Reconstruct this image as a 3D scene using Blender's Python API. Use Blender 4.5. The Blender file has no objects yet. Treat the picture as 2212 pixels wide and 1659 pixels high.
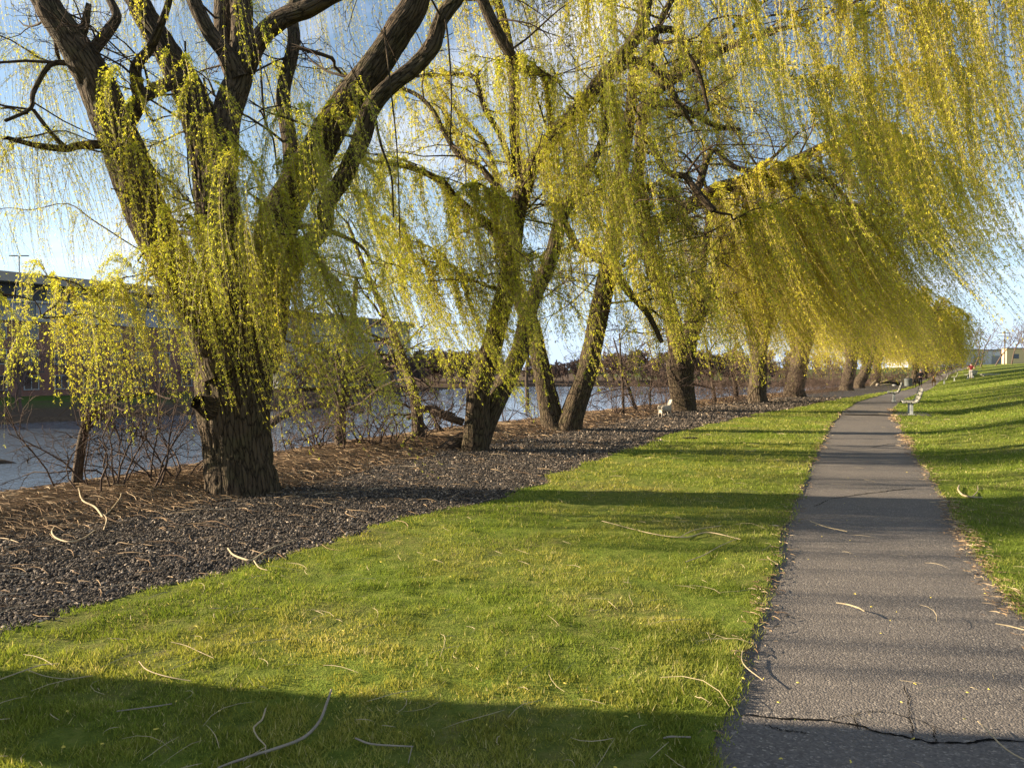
import bpy, math
import numpy as np
from mathutils import Vector, Matrix

C = bpy.context.scene.collection
rad = math.radians
W2, H2, F2, CAMZ = 1106.0, 829.5, 1661.0, 1.6
PITCH = math.atan((829.5 - 795.0) / F2)
WATER = -3.5

# ------------------------------------------------------------------ noise
_tab = np.random.default_rng(5).random(4096)
def _h(i, j, k=0):
    return _tab[((i * 73856093) ^ (j * 19349663) ^ (k * 83492791)) & 4095]
def vn(x, y, seed=0, per=None):
    x = np.asarray(x, float); y = np.asarray(y, float)
    xi = np.floor(x).astype(np.int64); yi = np.floor(y).astype(np.int64)
    fx = x - xi; fy = y - yi
    fx = fx * fx * (3 - 2 * fx); fy = fy * fy * (3 - 2 * fy)
    x1 = xi + 1
    if per:
        xi = xi % per; x1 = x1 % per
    a = _h(xi, yi, seed); b = _h(x1, yi, seed); c = _h(xi, yi + 1, seed); d = _h(x1, yi + 1, seed)
    return (a * (1 - fx) + b * fx) * (1 - fy) + (c * (1 - fx) + d * fx) * fy
def fbm(x, y, seed=0, o=3):
    s = 0; a = .5; t = 0
    for k in range(o):
        s = s + a * vn(x * 2 ** k, y * 2 ** k, seed + k); t += a; a *= .5
    return s / t
def sstep(a, b, x):
    t = np.clip((x - a) / (b - a), 0, 1)
    return t * t * (3 - 2 * t)

# ------------------------------------------------------------------ layout of the place (x as a function of y)
_CR = np.array([(-30, -26), (-6, -14), (3.5, -9.5), (9.3, -6.2), (14, -4.3), (20.4, -1.7), (28.5, 3.6), (36.5, 9.0), (45, 14.2), (63, 25), (73.5, 30.5), (90, 39.5), (120, 62), (160, 88), (300, 180), (900, 560)], float)
_MU = np.array([(-30, -24), (-6, -11), (4, -6.8), (7.5, -4.7), (10.4, -2.95), (12.4, -2.25), (15.6, -1.0), (21, 2.3), (30, 6.9), (38, 11.8), (46, 16.6), (63, 26.6), (74, 32), (90, 41.5), (120, 64), (160, 90), (300, 182), (900, 562)], float)
_LE = np.array([(-30, -22), (-6, -8), (2, -4.1), (4.56, -3.03), (5.65, -2.4), (6.56, -2.0), (7.8, -1.44), (8.6, -.8), (9.3, -.26), (11.3, .6), (14.8, 2.1), (19.7, 4.4), (24.2, 7.0), (36, 14.6), (48, 22.0), (55.5, 26.6), (85, 44.0), (120, 65.5), (300, 184), (900, 563)], float)
_PL = np.array([(-30, -11), (-6, -2.6), (0, -.35), (3.07, .79), (3.94, 1.17), (5.26, 1.72), (7.93, 2.84), (10.8, 4.1), (12.96, 5.05), (21.3, 8.8), (28, 12.0), (36, 16.1), (55.5, 27.4), (85, 44.8), (120, 66), (300, 184.5), (900, 563.5)], float)
_PR = np.array([(-30, -8.6), (-6, -.45), (0, 1.55), (3.0, 2.55), (5.06, 3.37), (6.9, 4.15), (9.3, 5.3), (13.6, 7.2), (20.4, 10.35), (25.3, 12.6), (29.5, 14.6), (38, 19.3), (55.5, 29.6), (85, 47.1), (120, 68.3), (300, 187), (900, 566)], float)
_FS = np.array([(-200, -300), (-80, -110), (20, -70), (50, -52), (67.8, -45), (89, -27.5), (99, -20.5), (108, -21), (150, -23), (190, -12), (207, -2)], float)
def fx(tab, y): return np.interp(y, tab[:, 0], tab[:, 1])
crestX = lambda y: fx(_CR, y)
mulX = lambda y: fx(_MU, y)
lawnX = lambda y: fx(_LE, y) + .05 * (fbm(np.asarray(y, float) * 5, 0 * np.asarray(y, float) + 2, 19, 2) - .5) * 2 + .26 * (fbm(np.asarray(y, float) * 1.3, 0 * np.asarray(y, float) + 3, 11) - .5) * 2
pathL = lambda y: fx(_PL, y) + .05 * (fbm(np.asarray(y, float) * 2.2, 0 * np.asarray(y, float) + 7, 13, 4) - .5) * 2
pathR = lambda y: fx(_PR, y) + .06 * (fbm(np.asarray(y, float) * 1.7, 0 * np.asarray(y, float) + 9, 17, 4) - .5) * 2

def zg(x, y):
    x = np.asarray(x, float); y = np.asarray(y, float)
    dip = -.45 * sstep(35, 85, y)
    X0 = np.where(y < 22, fx(_PR, y) + .3, np.where(y < 60, .53 * y + .55, 32.35 + .47 * (y - 60)))
    s = np.maximum(x - X0, 0) * .88
    rise = .17 * (np.sqrt(s * s + .5) - .7071) * (s > 0)
    cap = 3.5
    rise = cap * (1 - np.exp(-(rise / cap) ** 1.0 - .35 * (rise / cap) ** 2)) * 1.05
    c = np.maximum(crestX(y) - x, 0) * .86
    fall = -.62 * (np.sqrt(c * c + .9) - .9487)
    fall = np.maximum(fall, -4.6)
    # mulch bank swells a little under the trees
    u = (mulX(y) - x)
    mound = .10 * sstep(0, 1.4, u) * (1 - sstep(1.5, 4, u))
    # far bank: west of the far shoreline, and the north shore where the river bends
    yy = np.clip(y, -300, 207)
    fs = fx(_FS, yy)
    west = (fs - x) * .8
    north = (y - (206 + 4 * np.sin(x * .05))) * 1.0 - np.maximum(x - 60, 0) * .35
    fb = np.maximum(west, north)
    far = np.where(fb > 0, 1.0 * sstep(-1.5, 4, fb) + .9 * sstep(4, 30, fb), 1.0 * sstep(-1.5, 4, fb) * (fb > -1.5))
    far = far + (sstep(-.5, 3, fb)) * .9
    far = far * (x < crestX(y) - 6)
    z = dip + rise + fall + mound + far
    near = (1 - sstep(25, 60, y))
    onpath = (x > fx(_PL, y) - .15) & (x < fx(_PR, y) + .15)
    lawn = (x > lawnX(y)) & ~onpath
    und = .06 * (fbm(x * .55, y * .55, 21) - .5) + .034 * (fbm(x * 2.4, y * 2.4, 31) - .5) + .016 * (vn(x * 7.5, y * 7.5, 35) - .5)
    z = z + und * near * np.where(lawn, 1.0, np.where(onpath, .25, .8))
    return z

# ------------------------------------------------------------------ camera rays of the survey
cp, sp = math.cos(PITCH), math.sin(PITCH)
def ray(px, py):
    dx = (px - W2) / F2; dz = -(py - H2) / F2
    d = (dx, cp + dz * sp, -sp + dz * cp)
    return d[0] / d[1], d[2] / d[1]
def P(px, py, d):
    a, b = ray(px, py)
    return np.array([a * d, d, CAMZ + b * d])
def G(px, py):
    a, b = ray(px, py)
    d = np.exp(np.linspace(math.log(2), math.log(400), 4000))
    z = CAMZ + b * d - zg(a * d, d)
    i = int(np.argmax(z < 0)) if (z < 0).any() else len(d) - 1
    return np.array([a * d[i], d[i], float(zg(a * d[i], d[i]))])

# ------------------------------------------------------------------ mesh helpers
def link(name, me, parent=None):
    o = bpy.data.objects.new(name, me); C.objects.link(o)
    if parent: o.parent = parent
    return o
def np_mesh(name, V, Fs, mats, parent=None, attrs=None, mati=None, smooth=False, loc=None):
    """V (n,3); Fs (m,k) faces of one size or a list of such arrays."""
    V = np.ascontiguousarray(V, np.float32)
    if loc is not None: V = V - np.asarray(loc, np.float32)
    if not isinstance(Fs, list): Fs = [Fs]
    Fs = [np.asarray(f, np.int32) for f in Fs if len(f)]
    me = bpy.data.meshes.new(name)
    me.vertices.add(len(V)); me.vertices.foreach_set('co', V.ravel())
    nl = sum(f.size for f in Fs); nf = sum(len(f) for f in Fs)
    me.loops.add(nl); me.polygons.add(nf)
    me.loops.foreach_set('vertex_index', np.concatenate([f.ravel() for f in Fs]))
    st = []; off = 0
    for f in Fs:
        st.append(off + np.arange(len(f), dtype=np.int32) * f.shape[1]); off += f.size
    me.polygons.foreach_set('loop_start', np.concatenate(st).astype(np.int32))
    if mati is not None: me.polygons.foreach_set('material_index', np.asarray(mati, np.int32))
    me.polygons.foreach_set('use_smooth', np.full(nf, smooth))
    for m in (mats if isinstance(mats, (list, tuple)) else [mats]): me.materials.append(m)
    for k, a in (attrs or {}).items():
        a = np.asarray(a, np.float32)
        if a.ndim == 1:
            at = me.attributes.new(k, 'FLOAT', 'POINT'); at.data.foreach_set('value', a)
        else:
            at = me.attributes.new(k, 'FLOAT_VECTOR', 'POINT'); at.data.foreach_set('vector', a.ravel())
    me.update(calc_edges=True)
    o = link(name, me, parent)
    if loc is not None: o.location = loc
    return o
def empty(name, loc, rz=0):
    o = bpy.data.objects.new(name, None); C.objects.link(o)
    o.location = loc; o.rotation_euler = (0, 0, rz); o.empty_display_size = .2
    return o
def tag(o, label=None, cat=None, group=None, kind=None):
    if label: o['label'] = label
    if cat: o['category'] = cat
    if group: o['group'] = group
    if kind: o['kind'] = kind
    return o

class MB:
    def __init__(s): s.v = []; s.f = []
    def add(s, V, F):
        b = len(s.v); s.v += [tuple(map(float, p)) for p in V]; s.f += [tuple(int(i) + b for i in f) for f in F]
        return s
    def box(s, c, size, rz=0, M=None, taper=1.0):
        x, y, z = size[0] / 2, size[1] / 2, size[2] / 2
        V = [(-x, -y, -z), (x, -y, -z), (x, y, -z), (-x, y, -z), (-x * taper, -y * taper, z), (x * taper, -y * taper, z), (x * taper, y * taper, z), (-x * taper, y * taper, z)]
        R = M if M is not None else Matrix.Rotation(rz, 3, 'Z')
        V = [tuple(R @ Vector(p) + Vector(c)) for p in V]
        return s.add(V, [(3, 2, 1, 0), (4, 5, 6, 7), (0, 1, 5, 4), (1, 2, 6, 5), (2, 3, 7, 6), (3, 0, 4, 7)])
    def tube(s, pts, r, n=8, cap=True):
        V, F, _ = tube(np.array(pts, float), np.full(len(pts), r) if np.isscalar(r) else np.array(r, float), n, res=0)
        s.add(V, F.tolist())
        if cap:
            b = len(s.v) - len(V); m = len(pts)
            s.f.append(tuple(b + i for i in range(n))[::-1]); s.f.append(tuple(b + (m - 1) * n + i for i in range(n)))
        return s
    def build(s, name, mat, parent=None, smooth=False, bevel=0, loc=None):
        me = bpy.data.meshes.new(name)
        V = s.v if loc is None else [tuple(np.array(p) - np.array(loc)) for p in s.v]
        me.from_pydata(V, [], s.f); me.materials.append(mat)
        if smooth: me.polygons.foreach_set('use_smooth', [True] * len(me.polygons))
        o = link(name, me, parent)
        if loc is not None: o.location = loc
        if bevel:
            b = o.modifiers.new('bevel', 'BEVEL'); b.width = bevel; b.segments = 2; b.limit_method = 'ANGLE'
        return o

def catmull(pts, rr, step):
    pts = np.asarray(pts, float); rr = np.asarray(rr, float)
    if len(pts) < 3 or step <= 0: return pts, rr
    q = np.vstack([2 * pts[0] - pts[1], pts, 2 * pts[-1] - pts[-2]])
    qr = np.concatenate([[rr[0]], rr, [rr[-1]]])
    out = []; outr = []
    for i in range(1, len(q) - 2):
        n = max(2, int(np.linalg.norm(q[i + 1] - q[i]) / step))
        t = np.linspace(0, 1, n, endpoint=(i == len(q) - 3))[:, None]
        a, b, c, d = q[i - 1], q[i], q[i + 1], q[i + 2]
        out.append(.5 * ((2 * b) + (-a + c) * t + (2 * a - 5 * b + 4 * c - d) * t ** 2 + (-a + 3 * b - 3 * c + d) * t ** 3))
        outr.append((qr[i] * (1 - t) + qr[i + 1] * t)[:, 0])
    return np.vstack(out), np.concatenate(outr)

def tube(pts, rr, n=8, res=0, rough=0.0, seed=0, ridge=0.0, nr=14, flare=None):
    """sweep rings along pts; returns verts, quads, seamless bark coordinates"""
    if res > 0: pts, rr = catmull(pts, rr, res)
    pts = np.asarray(pts, float); m = len(pts)
    T = np.gradient(pts, axis=0); T /= np.linalg.norm(T, axis=1)[:, None] + 1e-9
    u = np.cross(T[0], [0.0, 1.0, 0.0]); 
    if np.linalg.norm(u) < .1: u = np.cross(T[0], [1.0, 0, 0])
    u /= np.linalg.norm(u); U = [u]
    for i in range(1, m):
        u = U[-1] - T[i] * np.dot(U[-1], T[i]); u /= np.linalg.norm(u) + 1e-9; U.append(u)
    U = np.array(U); Wv = np.cross(T, U)
    L = np.concatenate([[0], np.cumsum(np.linalg.norm(np.diff(pts, axis=0), axis=1))])
    th = np.arange(n) * 2 * math.pi / n
    R = np.repeat(rr[:, None], n, 1)
    TT, LL = np.meshgrid(th, L)
    if rough:
        R = R * (1 + rough * (vn(TT / (2 * math.pi) * 5, LL * 1.1, seed + 1, 5) - .5) * 2 + rough * .5 * (vn(TT / (2 * math.pi) * 9, LL * 3, seed + 2, 9) - .5) * 2)
    if flare:
        R = R * (1 + flare * np.exp(-LL / .28) * (.35 + .65 * np.clip(np.cos(TT * 5 + seed) + .5 * np.cos(TT * 3 + 2 * seed), -.3, 1.2)))
    if ridge:
        wob = 1.3 * (vn(TT / (2 * math.pi) * 6, LL * 1.6, seed + 5, 6) - .5)
        a = vn((TT / (2 * math.pi) * nr + wob) % nr, LL * 2.2, seed + 3, nr)
        a2 = vn((TT / (2 * math.pi) * nr * 2 + wob * 2) % (nr * 2), LL * 5.0, seed + 4, nr * 2)
        a3 = vn((TT / (2 * math.pi) * nr * 3) % (nr * 3), LL * 16.0, seed + 6, nr * 3)
        rid = 1 - np.abs(a - .5) * 3.2
        rid2 = 1 - np.abs(a2 - .5) * 3.2
        R = R - ridge * (np.clip(rid, 0, 1) ** 2 * .9 + np.clip(rid2, 0, 1) ** 2 * .6 + .3 * a3)
    V = pts[:, None, :] + U[:, None, :] * (np.cos(TT) * R)[..., None] + Wv[:, None, :] * (np.sin(TT) * R)[..., None]
    r0 = max(rr.mean(), .02)
    B = np.stack([np.cos(TT) * r0, np.sin(TT) * r0, LL], -1)
    i = np.arange(m - 1)[:, None] * n; j = np.arange(n)[None]
    jn = (j + 1) % n
    F = np.stack([i + j, i + jn, i + n + jn, i + n + j], -1).reshape(-1, 4)
    return V.reshape(-1, 3), F, B.reshape(-1, 3)

def merge(parts):
    V = []; F = []; B = []; o = 0
    for v, f, b in parts:
        V.append(v); F.append(f + o); B.append(b); o += len(v)
    return np.vstack(V), np.vstack(F), np.vstack(B)

# ------------------------------------------------------------------ materials
def mat(name):
    m = bpy.data.materials.new(name); m.use_nodes = True
    nt = m.node_tree; nt.nodes.clear()
    out = nt.nodes.new('ShaderNodeOutputMaterial')
    return m, nt, out
def nd(nt, typ, **kw):
    n = nt.nodes.new(typ)
    for k, v in kw.items():
        if k in n.inputs.keys(): n.inputs[k].default_value = v
        else: setattr(n, k, v)
    return n
def L(nt, a, b): nt.links.new(a, b)
def ramp(nt, fac, stops, interp='LINEAR'):
    r = nt.nodes.new('ShaderNodeValToRGB'); r.color_ramp.interpolation = interp
    e = r.color_ramp.elements
    while len(e) < len(stops): e.new(.5)
    for q, (p, c) in zip(e, stops): q.position = p; q.color = tuple(c) + (1,) if len(c) == 3 else c
    if fac is not None: L(nt, fac, r.inputs[0])
    return r
def mixc(nt, fac, a, b, blend='MIX'):
    n = nt.nodes.new('ShaderNodeMix'); n.data_type = 'RGBA'; n.blend_type = blend
    for s, v in ((n.inputs[0], fac), (n.inputs[6], a), (n.inputs[7], b)):
        if hasattr(v, 'links') or hasattr(v, 'is_linked'): L(nt, v, s)
        else: s.default_value = v if not isinstance(v, tuple) else (tuple(v) + (1,) if len(v) == 3 else v)
    return n.outputs[2]
def math_n(nt, op, a, b=None, clamp=False):
    n = nt.nodes.new('ShaderNodeMath'); n.operation = op; n.use_clamp = clamp
    for s, v in ((n.inputs[0], a), (n.inputs[1], b)):
        if v is None: continue
        if hasattr(v, 'is_linked'): L(nt, v, s)
        else: s.default_value = v
    return n.outputs[0]
def noise(nt, vec, scale, detail=4, rough=.55, dist=0):
    n = nd(nt, 'ShaderNodeTexNoise', Scale=scale, Detail=detail, Roughness=rough, Distortion=dist)
    if vec is not None: L(nt, vec, n.inputs['Vector'])
    return n
def pos(nt): return nd(nt, 'ShaderNodeNewGeometry').outputs['Position']
def princ(nt, out, col, rough=.8, spec=.3, bump=None, bstr=.5, bdist=.02):
    p = nt.nodes.new('ShaderNodeBsdfPrincipled')
    if hasattr(col, 'is_linked'): L(nt, col, p.inputs['Base Color'])
    else: p.inputs['Base Color'].default_value = tuple(col) + (1,)
    p.inputs['Roughness'].default_value = rough
    p.inputs['Specular IOR Level'].default_value = spec
    if bump is not None:
        b = nd(nt, 'ShaderNodeBump', Strength=bstr, Distance=bdist); L(nt, bump, b.inputs['Height']); L(nt, b.outputs[0], p.inputs['Normal'])
    L(nt, p.outputs[0], out.inputs[0])
    return p
def simple(name, col, rough=.7, spec=.3, var=.15, scale=12, bump=.15):
    m, nt, out = mat(name)
    n = noise(nt, pos(nt), scale)
    c = mixc(nt, n.outputs[0], tuple(np.clip(np.array(col) * (1 - var), 0, 1)), tuple(np.clip(np.array(col) * (1 + var), 0, 1)))
    princ(nt, out, c, rough, spec, n.outputs[0], bump, .01)
    return m

def bark_mat(name, ridge, furrow, moss=.25, sc=1.0, bdist=.03):
    m, nt, out = mat(name)
    at = nd(nt, 'ShaderNodeAttribute', attribute_name='bark').outputs['Vector']
    mp = nd(nt, 'ShaderNodeMapping'); L(nt, at, mp.inputs[0]); mp.inputs['Scale'].default_value = (1, 1, .16)
    ns = noise(nt, mp.outputs[0], 9 * sc, 4)
    wv = nt.nodes.new('ShaderNodeVectorMath'); wv.operation = 'MULTIPLY_ADD'
    L(nt, ns.outputs['Color'], wv.inputs[0]); wv.inputs[1].default_value = (.07, .07, .07); L(nt, mp.outputs[0], wv.inputs[2])
    v = nd(nt, 'ShaderNodeTexVoronoi', feature='DISTANCE_TO_EDGE', Scale=25 * sc); L(nt, wv.outputs[0], v.inputs['Vector'])
    v2 = nd(nt, 'ShaderNodeTexVoronoi', feature='DISTANCE_TO_EDGE', Scale=50 * sc); L(nt, wv.outputs[0], v2.inputs['Vector'])
    h1 = ramp(nt, v.outputs[0], [(0, (0, 0, 0)), (.12, (.55, .55, .55)), (.4, (1, 1, 1))]).outputs[0]
    h2 = ramp(nt, v2.outputs[0], [(0, (0, 0, 0)), (.15, (1, 1, 1))]).outputs[0]
    f = noise(nt, at, 60 * sc, 5, .65)
    hh = math_n(nt, 'ADD', math_n(nt, 'MULTIPLY', h1, .7), math_n(nt, 'MULTIPLY', h2, .22))
    hh = math_n(nt, 'ADD', hh, math_n(nt, 'MULTIPLY', f.outputs[0], .2))
    big = noise(nt, at, 2.2, 3)
    c1 = mixc(nt, big.outputs[0], tuple(np.array(ridge) * .8), tuple(np.minimum(np.array(ridge) * 1.25, 1)))
    c1 = mixc(nt, math_n(nt, 'MULTIPLY', ramp(nt, noise(nt, at, 5, 5).outputs[0], [(.45, (0, 0, 0)), (.7, (1, 1, 1))]).outputs[0], moss), c1, (.10, .105, .035))
    c = mixc(nt, ramp(nt, hh, [(.1, (0, 0, 0)), (.75, (1, 1, 1))]).outputs[0], tuple(furrow), c1)
    princ(nt, out, c, .92, .12, hh, 1.0, bdist)
    return m

def leaf_mat(name, stops_g, stops_y, trans=.45):
    m, nt, out = mat(name)
    r = nd(nt, 'ShaderNodeAttribute', attribute_name='rnd').outputs['Fac']
    t = nd(nt, 'ShaderNodeAttribute', attribute_name='tint').outputs['Fac']
    c = mixc(nt, t, ramp(nt, r, stops_g).outputs[0], ramp(nt, r, stops_y).outputs[0])
    d = nt.nodes.new('ShaderNodeBsdfDiffuse'); L(nt, c, d.inputs[0])
    tr = nt.nodes.new('ShaderNodeBsdfTranslucent'); L(nt, mixc(nt, 1.0, c, (1.0, .95, .55), 'MULTIPLY'), tr.inputs[0])
    mx = nd(nt, 'ShaderNodeMixShader', Fac=trans); mx.inputs[0].default_value = trans
    L(nt, d.outputs[0], mx.inputs[1]); L(nt, tr.outputs[0], mx.inputs[2])
    L(nt, mx.outputs[0], out.inputs[0])
    return m

M = {}
M['bark'] = bark_mat('willow_bark', (.095, .070, .046), (.010, .008, .006), .3, 1.0, .03)
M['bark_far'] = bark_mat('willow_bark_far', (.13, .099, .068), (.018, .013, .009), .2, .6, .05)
M['bark_bare'] = bark_mat('bare_bark', (.11, .08, .058), (.025, .018, .014), .3, 1.3, .015)
M['twigbark'] = simple('twig_bark', (.05, .034, .022), .85, .15, .3, 30)
M['barebranch'] = simple('bare_branch', (.075, .053, .042), .9, .1, .3, 30)
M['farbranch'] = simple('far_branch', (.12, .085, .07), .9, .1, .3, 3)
M['stem'] = simple('withy_stem', (.30, .23, .08), .6, .3, .2, 40)
M['leaf'] = leaf_mat('willow_leaf',
    [(0, (.33, .41, .05)), (.45, (.52, .58, .075)), (.8, (.64, .66, .12)), (1, (.74, .70, .2))],
    [(0, (.50, .43, .04)), (.45, (.72, .61, .06)), (.8, (.82, .71, .10)), (1, (.88, .78, .20))], .55)
M['grass'] = leaf_mat('grass_blade',
    [(0, (.10, .15, .022)), (.5, (.20, .27, .042)), (.85, (.32, .36, .08)), (1, (.5, .45, .2))],
    [(0, (.19, .20, .04)), (.5, (.36, .35, .08)), (.85, (.50, .45, .14)), (1, (.6, .52, .27))], .45)

def m_lawn():
    m, nt, out = mat('lawn_turf')
    p = pos(nt)
    a = noise(nt, p, .55, 5, .6); b = noise(nt, p, 9, 5, .7); c = noise(nt, p, 70, 3, .7)
    g = ramp(nt, b.outputs[0], [(.25, (.06, .085, .014)), (.5, (.13, .175, .025)), (.75, (.22, .24, .05))]).outputs[0]
    dry = ramp(nt, c.outputs[0], [(.3, (.09, .065, .03)), (.7, (.25, .20, .09))]).outputs[0]
    f = math_n(nt, 'MULTIPLY', ramp(nt, a.outputs[0], [(.42, (0, 0, 0)), (.68, (1, 1, 1))]).outputs[0], ramp(nt, b.outputs[0], [(.3, (0, 0, 0)), (.65, (1, 1, 1))]).outputs[0])
    h = math_n(nt, 'ADD', b.outputs[0], math_n(nt, 'MULTIPLY', c.outputs[0], .5))
    princ(nt, out, mixc(nt, f, g, dry), 1.0, .05, h, 1.0, .05)
    return m
M['lawn'] = m_lawn()
def m_ground():
    m, nt, out = mat('earth_and_rough_grass')
    p = pos(nt)
    a = noise(nt, p, .15, 5, .6); b = noise(nt, p, 4, 5, .7)
    sx = nd(nt, 'ShaderNodeSeparateXYZ'); L(nt, p, sx.inputs[0])
    soil = ramp(nt, b.outputs[0], [(.3, (.045, .032, .022)), (.7, (.14, .10, .065))]).outputs[0]
    gr = ramp(nt, b.outputs[0], [(.3, (.04, .075, .012)), (.7, (.09, .14, .025))]).outputs[0]
    zf = nd(nt, 'ShaderNodeMapRange'); L(nt, sx.outputs[2], zf.inputs[0]); zf.inputs[1].default_value = -2.9; zf.inputs[2].default_value = -2.3
    zf2 = nd(nt, 'ShaderNodeMapRange'); L(nt, sx.outputs[1], zf2.inputs[0]); zf2.inputs[1].default_value = 118; zf2.inputs[2].default_value = 130; zf2.inputs[3].default_value = 1; zf2.inputs[4].default_value = 0
    xf = nd(nt, 'ShaderNodeMapRange'); L(nt, sx.outputs[0], xf.inputs[0]); xf.inputs[1].default_value = 40; xf.inputs[2].default_value = 60
    zz = math_n(nt, 'MULTIPLY', zf.outputs[0], math_n(nt, 'MAXIMUM', zf2.outputs[0], xf.outputs[0]))
    f = math_n(nt, 'MULTIPLY', zz, ramp(nt, a.outputs[0], [(.3, (0, 0, 0)), (.5, (1, 1, 1))]).outputs[0])
    princ(nt, out, mixc(nt, f, soil, gr), 1.0, .05, b.outputs[0], .8, .05)
    return m
M['ground'] = m_ground()
def m_mulch():
    m, nt, out = mat('straw_mulch')
    p = pos(nt)
    mp = nd(nt, 'ShaderNodeMapping'); L(nt, p, mp.inputs[0]); mp.inputs['Rotation'].default_value = (0, 0, .5); mp.inputs['Scale'].default_value = (12, 55, 20)
    a = noise(nt, mp.outputs[0], 1, 5, .7, 1.5); b = noise(nt, p, 1.2, 4); c = noise(nt, p, 60, 3, .7)
    base = ramp(nt, a.outputs[0], [(.25, (.035, .021, .012)), (.5, (.16, .105, .06)), (.75, (.34, .235, .145))]).outputs[0]
    dk = mixc(nt, ramp(nt, b.outputs[0], [(.4, (0, 0, 0)), (.65, (.7, .7, .7))]).outputs[0], base, (.07, .045, .03))
    princ(nt, out, dk, 1.0, .05, math_n(nt, 'ADD', a.outputs[0], c.outputs[0]), 1.0, .05)
    return m
M['mulch'] = m_mulch()
def m_gravel():
    m, nt, out = mat('slate_gravel')
    p = pos(nt)
    v = nd(nt, 'ShaderNodeTexVoronoi', Scale=26.0); L(nt, p, v.inputs['Vector'])
    ve = nd(nt, 'ShaderNodeTexVoronoi', feature='DISTANCE_TO_EDGE', Scale=26.0); L(nt, p, ve.inputs['Vector'])
    sp_ = nd(nt, 'ShaderNodeSeparateColor'); L(nt, v.outputs['Color'], sp_.inputs[0])
    c = ramp(nt, sp_.outputs[0], [(0, (.03, .026, .023)), (.6, (.10, .085, .072)), (.9, (.18, .15, .12)), (1, (.36, .29, .22))]).outputs[0]
    e = ramp(nt, ve.outputs[0], [(0, (0, 0, 0)), (.12, (1, 1, 1))]).outputs[0]
    h = math_n(nt, 'ADD', e, math_n(nt, 'MULTIPLY', sp_.outputs[1], .8))
    princ(nt, out, mixc(nt, e, (.012, .01, .009), c), .8, .3, h, 1.0, .03)
    return m
M['gravel'] = m_gravel()
def m_stone():
    m, nt, out = mat('slate_stone')
    r = nd(nt, 'ShaderNodeAttribute', attribute_name='rnd').outputs['Fac']
    c = ramp(nt, r, [(0, (.025, .021, .018)), (.55, (.088, .073, .06)), (.9, (.19, .155, .12)), (1, (.48, .39, .29))]).outputs[0]
    princ(nt, out, c, .85, .12, noise(nt, pos(nt), 60, 3).outputs[0], .4, .01)
    return m
M['stone'] = m_stone()
def m_path():
    m, nt, out = mat('worn_asphalt')
    p = pos(nt)
    v = nd(nt, 'ShaderNodeTexVoronoi', Scale=95.0); L(nt, p, v.inputs['Vector'])
    s = nd(nt, 'ShaderNodeSeparateColor'); L(nt, v.outputs['Color'], s.inputs[0])
    agg = ramp(nt, s.outputs[0], [(0, (.07, .064, .058)), (.55, (.125, .113, .102)), (.88, (.17, .152, .136)), (1, (.36, .32, .265))]).outputs[0]
    big = noise(nt, p, .8, 5, .6); mid = noise(nt, p, 14, 4, .65)
    c = mixc(nt, ramp(nt, big.outputs[0], [(.3, (0, 0, 0)), (.7, (.45, .45, .45))]).outputs[0], agg, (.21, .18, .15))
    c = mixc(nt, math_n(nt, 'MULTIPLY', mid.outputs[0], .5), c, (.095, .085, .078))
    vd = math_n(nt, 'MULTIPLY', v.outputs['Distance'], -1.0)
    h = math_n(nt, 'ADD', math_n(nt, 'MULTIPLY', vd, 1.0), math_n(nt, 'MULTIPLY', mid.outputs[0], .25))
    princ(nt, out, c, .9, .15, h, .5, .008)
    return m
M['path'] = m_path()
M['crack'] = simple('crack_dark', (.012, .011, .010), 1, .0, .3, 40)
def m_water():
    m, nt, out = mat('river_water')
    p = pos(nt)
    mp = nd(nt, 'ShaderNodeMapping'); L(nt, p, mp.inputs[0]); mp.inputs['Rotation'].default_value = (0, 0, rad(-28)); mp.inputs['Scale'].default_value = (1.0, .45, 1)
    a = noise(nt, mp.outputs[0], 1.0, 5, .65, .6); b = noise(nt, mp.outputs[0], 5.5, 3, .6)
    h = math_n(nt, 'ADD', a.outputs[0], math_n(nt, 'MULTIPLY', b.outputs[0], .35))
    q = princ(nt, out, (.10, .125, .16), .04, .7, h, 1.0, .09)
    q.inputs['IOR'].default_value = 1.5
    return m
M['water'] = m_water()
def m_brick():
    m, nt, out = mat('red_brick')
    tc = nd(nt, 'ShaderNodeTexCoord')
    b = nd(nt, 'ShaderNodeTexBrick', Scale=1.0); L(nt, tc.outputs['Object'], b.inputs['Vector'])
    mp = nd(nt, 'ShaderNodeMapping'); L(nt, tc.outputs['Object'], mp.inputs[0]); mp.inputs['Rotation'].default_value = (rad(90), 0, 0)
    L(nt, mp.outputs[0], b.inputs['Vector'])
    b.inputs['Color1'].default_value = (.20, .075, .05, 1); b.inputs['Color2'].default_value = (.14, .055, .04, 1); b.inputs['Mortar'].default_value = (.25, .2, .17, 1)
    b.inputs['Brick Width'].default_value = .22; b.inputs['Row Height'].default_value = .058; b.inputs['Mortar Size'].default_value = .008
    princ(nt, out, b.outputs[0], .9, .1)
    return m
M['brick'] = m_brick()
M['metalsiding'] = simple('pale_siding', (.26, .28, .31), .5, .4, .08, 1.5)
M['whitetrim'] = simple('white_trim', (.30, .31, .31), .6, .3, .05, 5)
M['greysiding'] = simple('grey_siding', (.30, .31, .31), .8, .2, .12, 2)
M['darkroof'] = simple('dark_roof', (.10, .10, .10), .9, .1, .2, 1)
M['tanroof'] = simple('tan_roof_slab', (.30, .27, .23), .8, .2, .08, 1)
M['darkgrey'] = simple('dark_grey_paint', (.05, .055, .06), .6, .3, .1, 3)
def m_glass():
    m, nt, out = mat('window_glass')
    princ(nt, out, (.03, .04, .05), .06, .6); return m
M['glass'] = m_glass()
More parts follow.
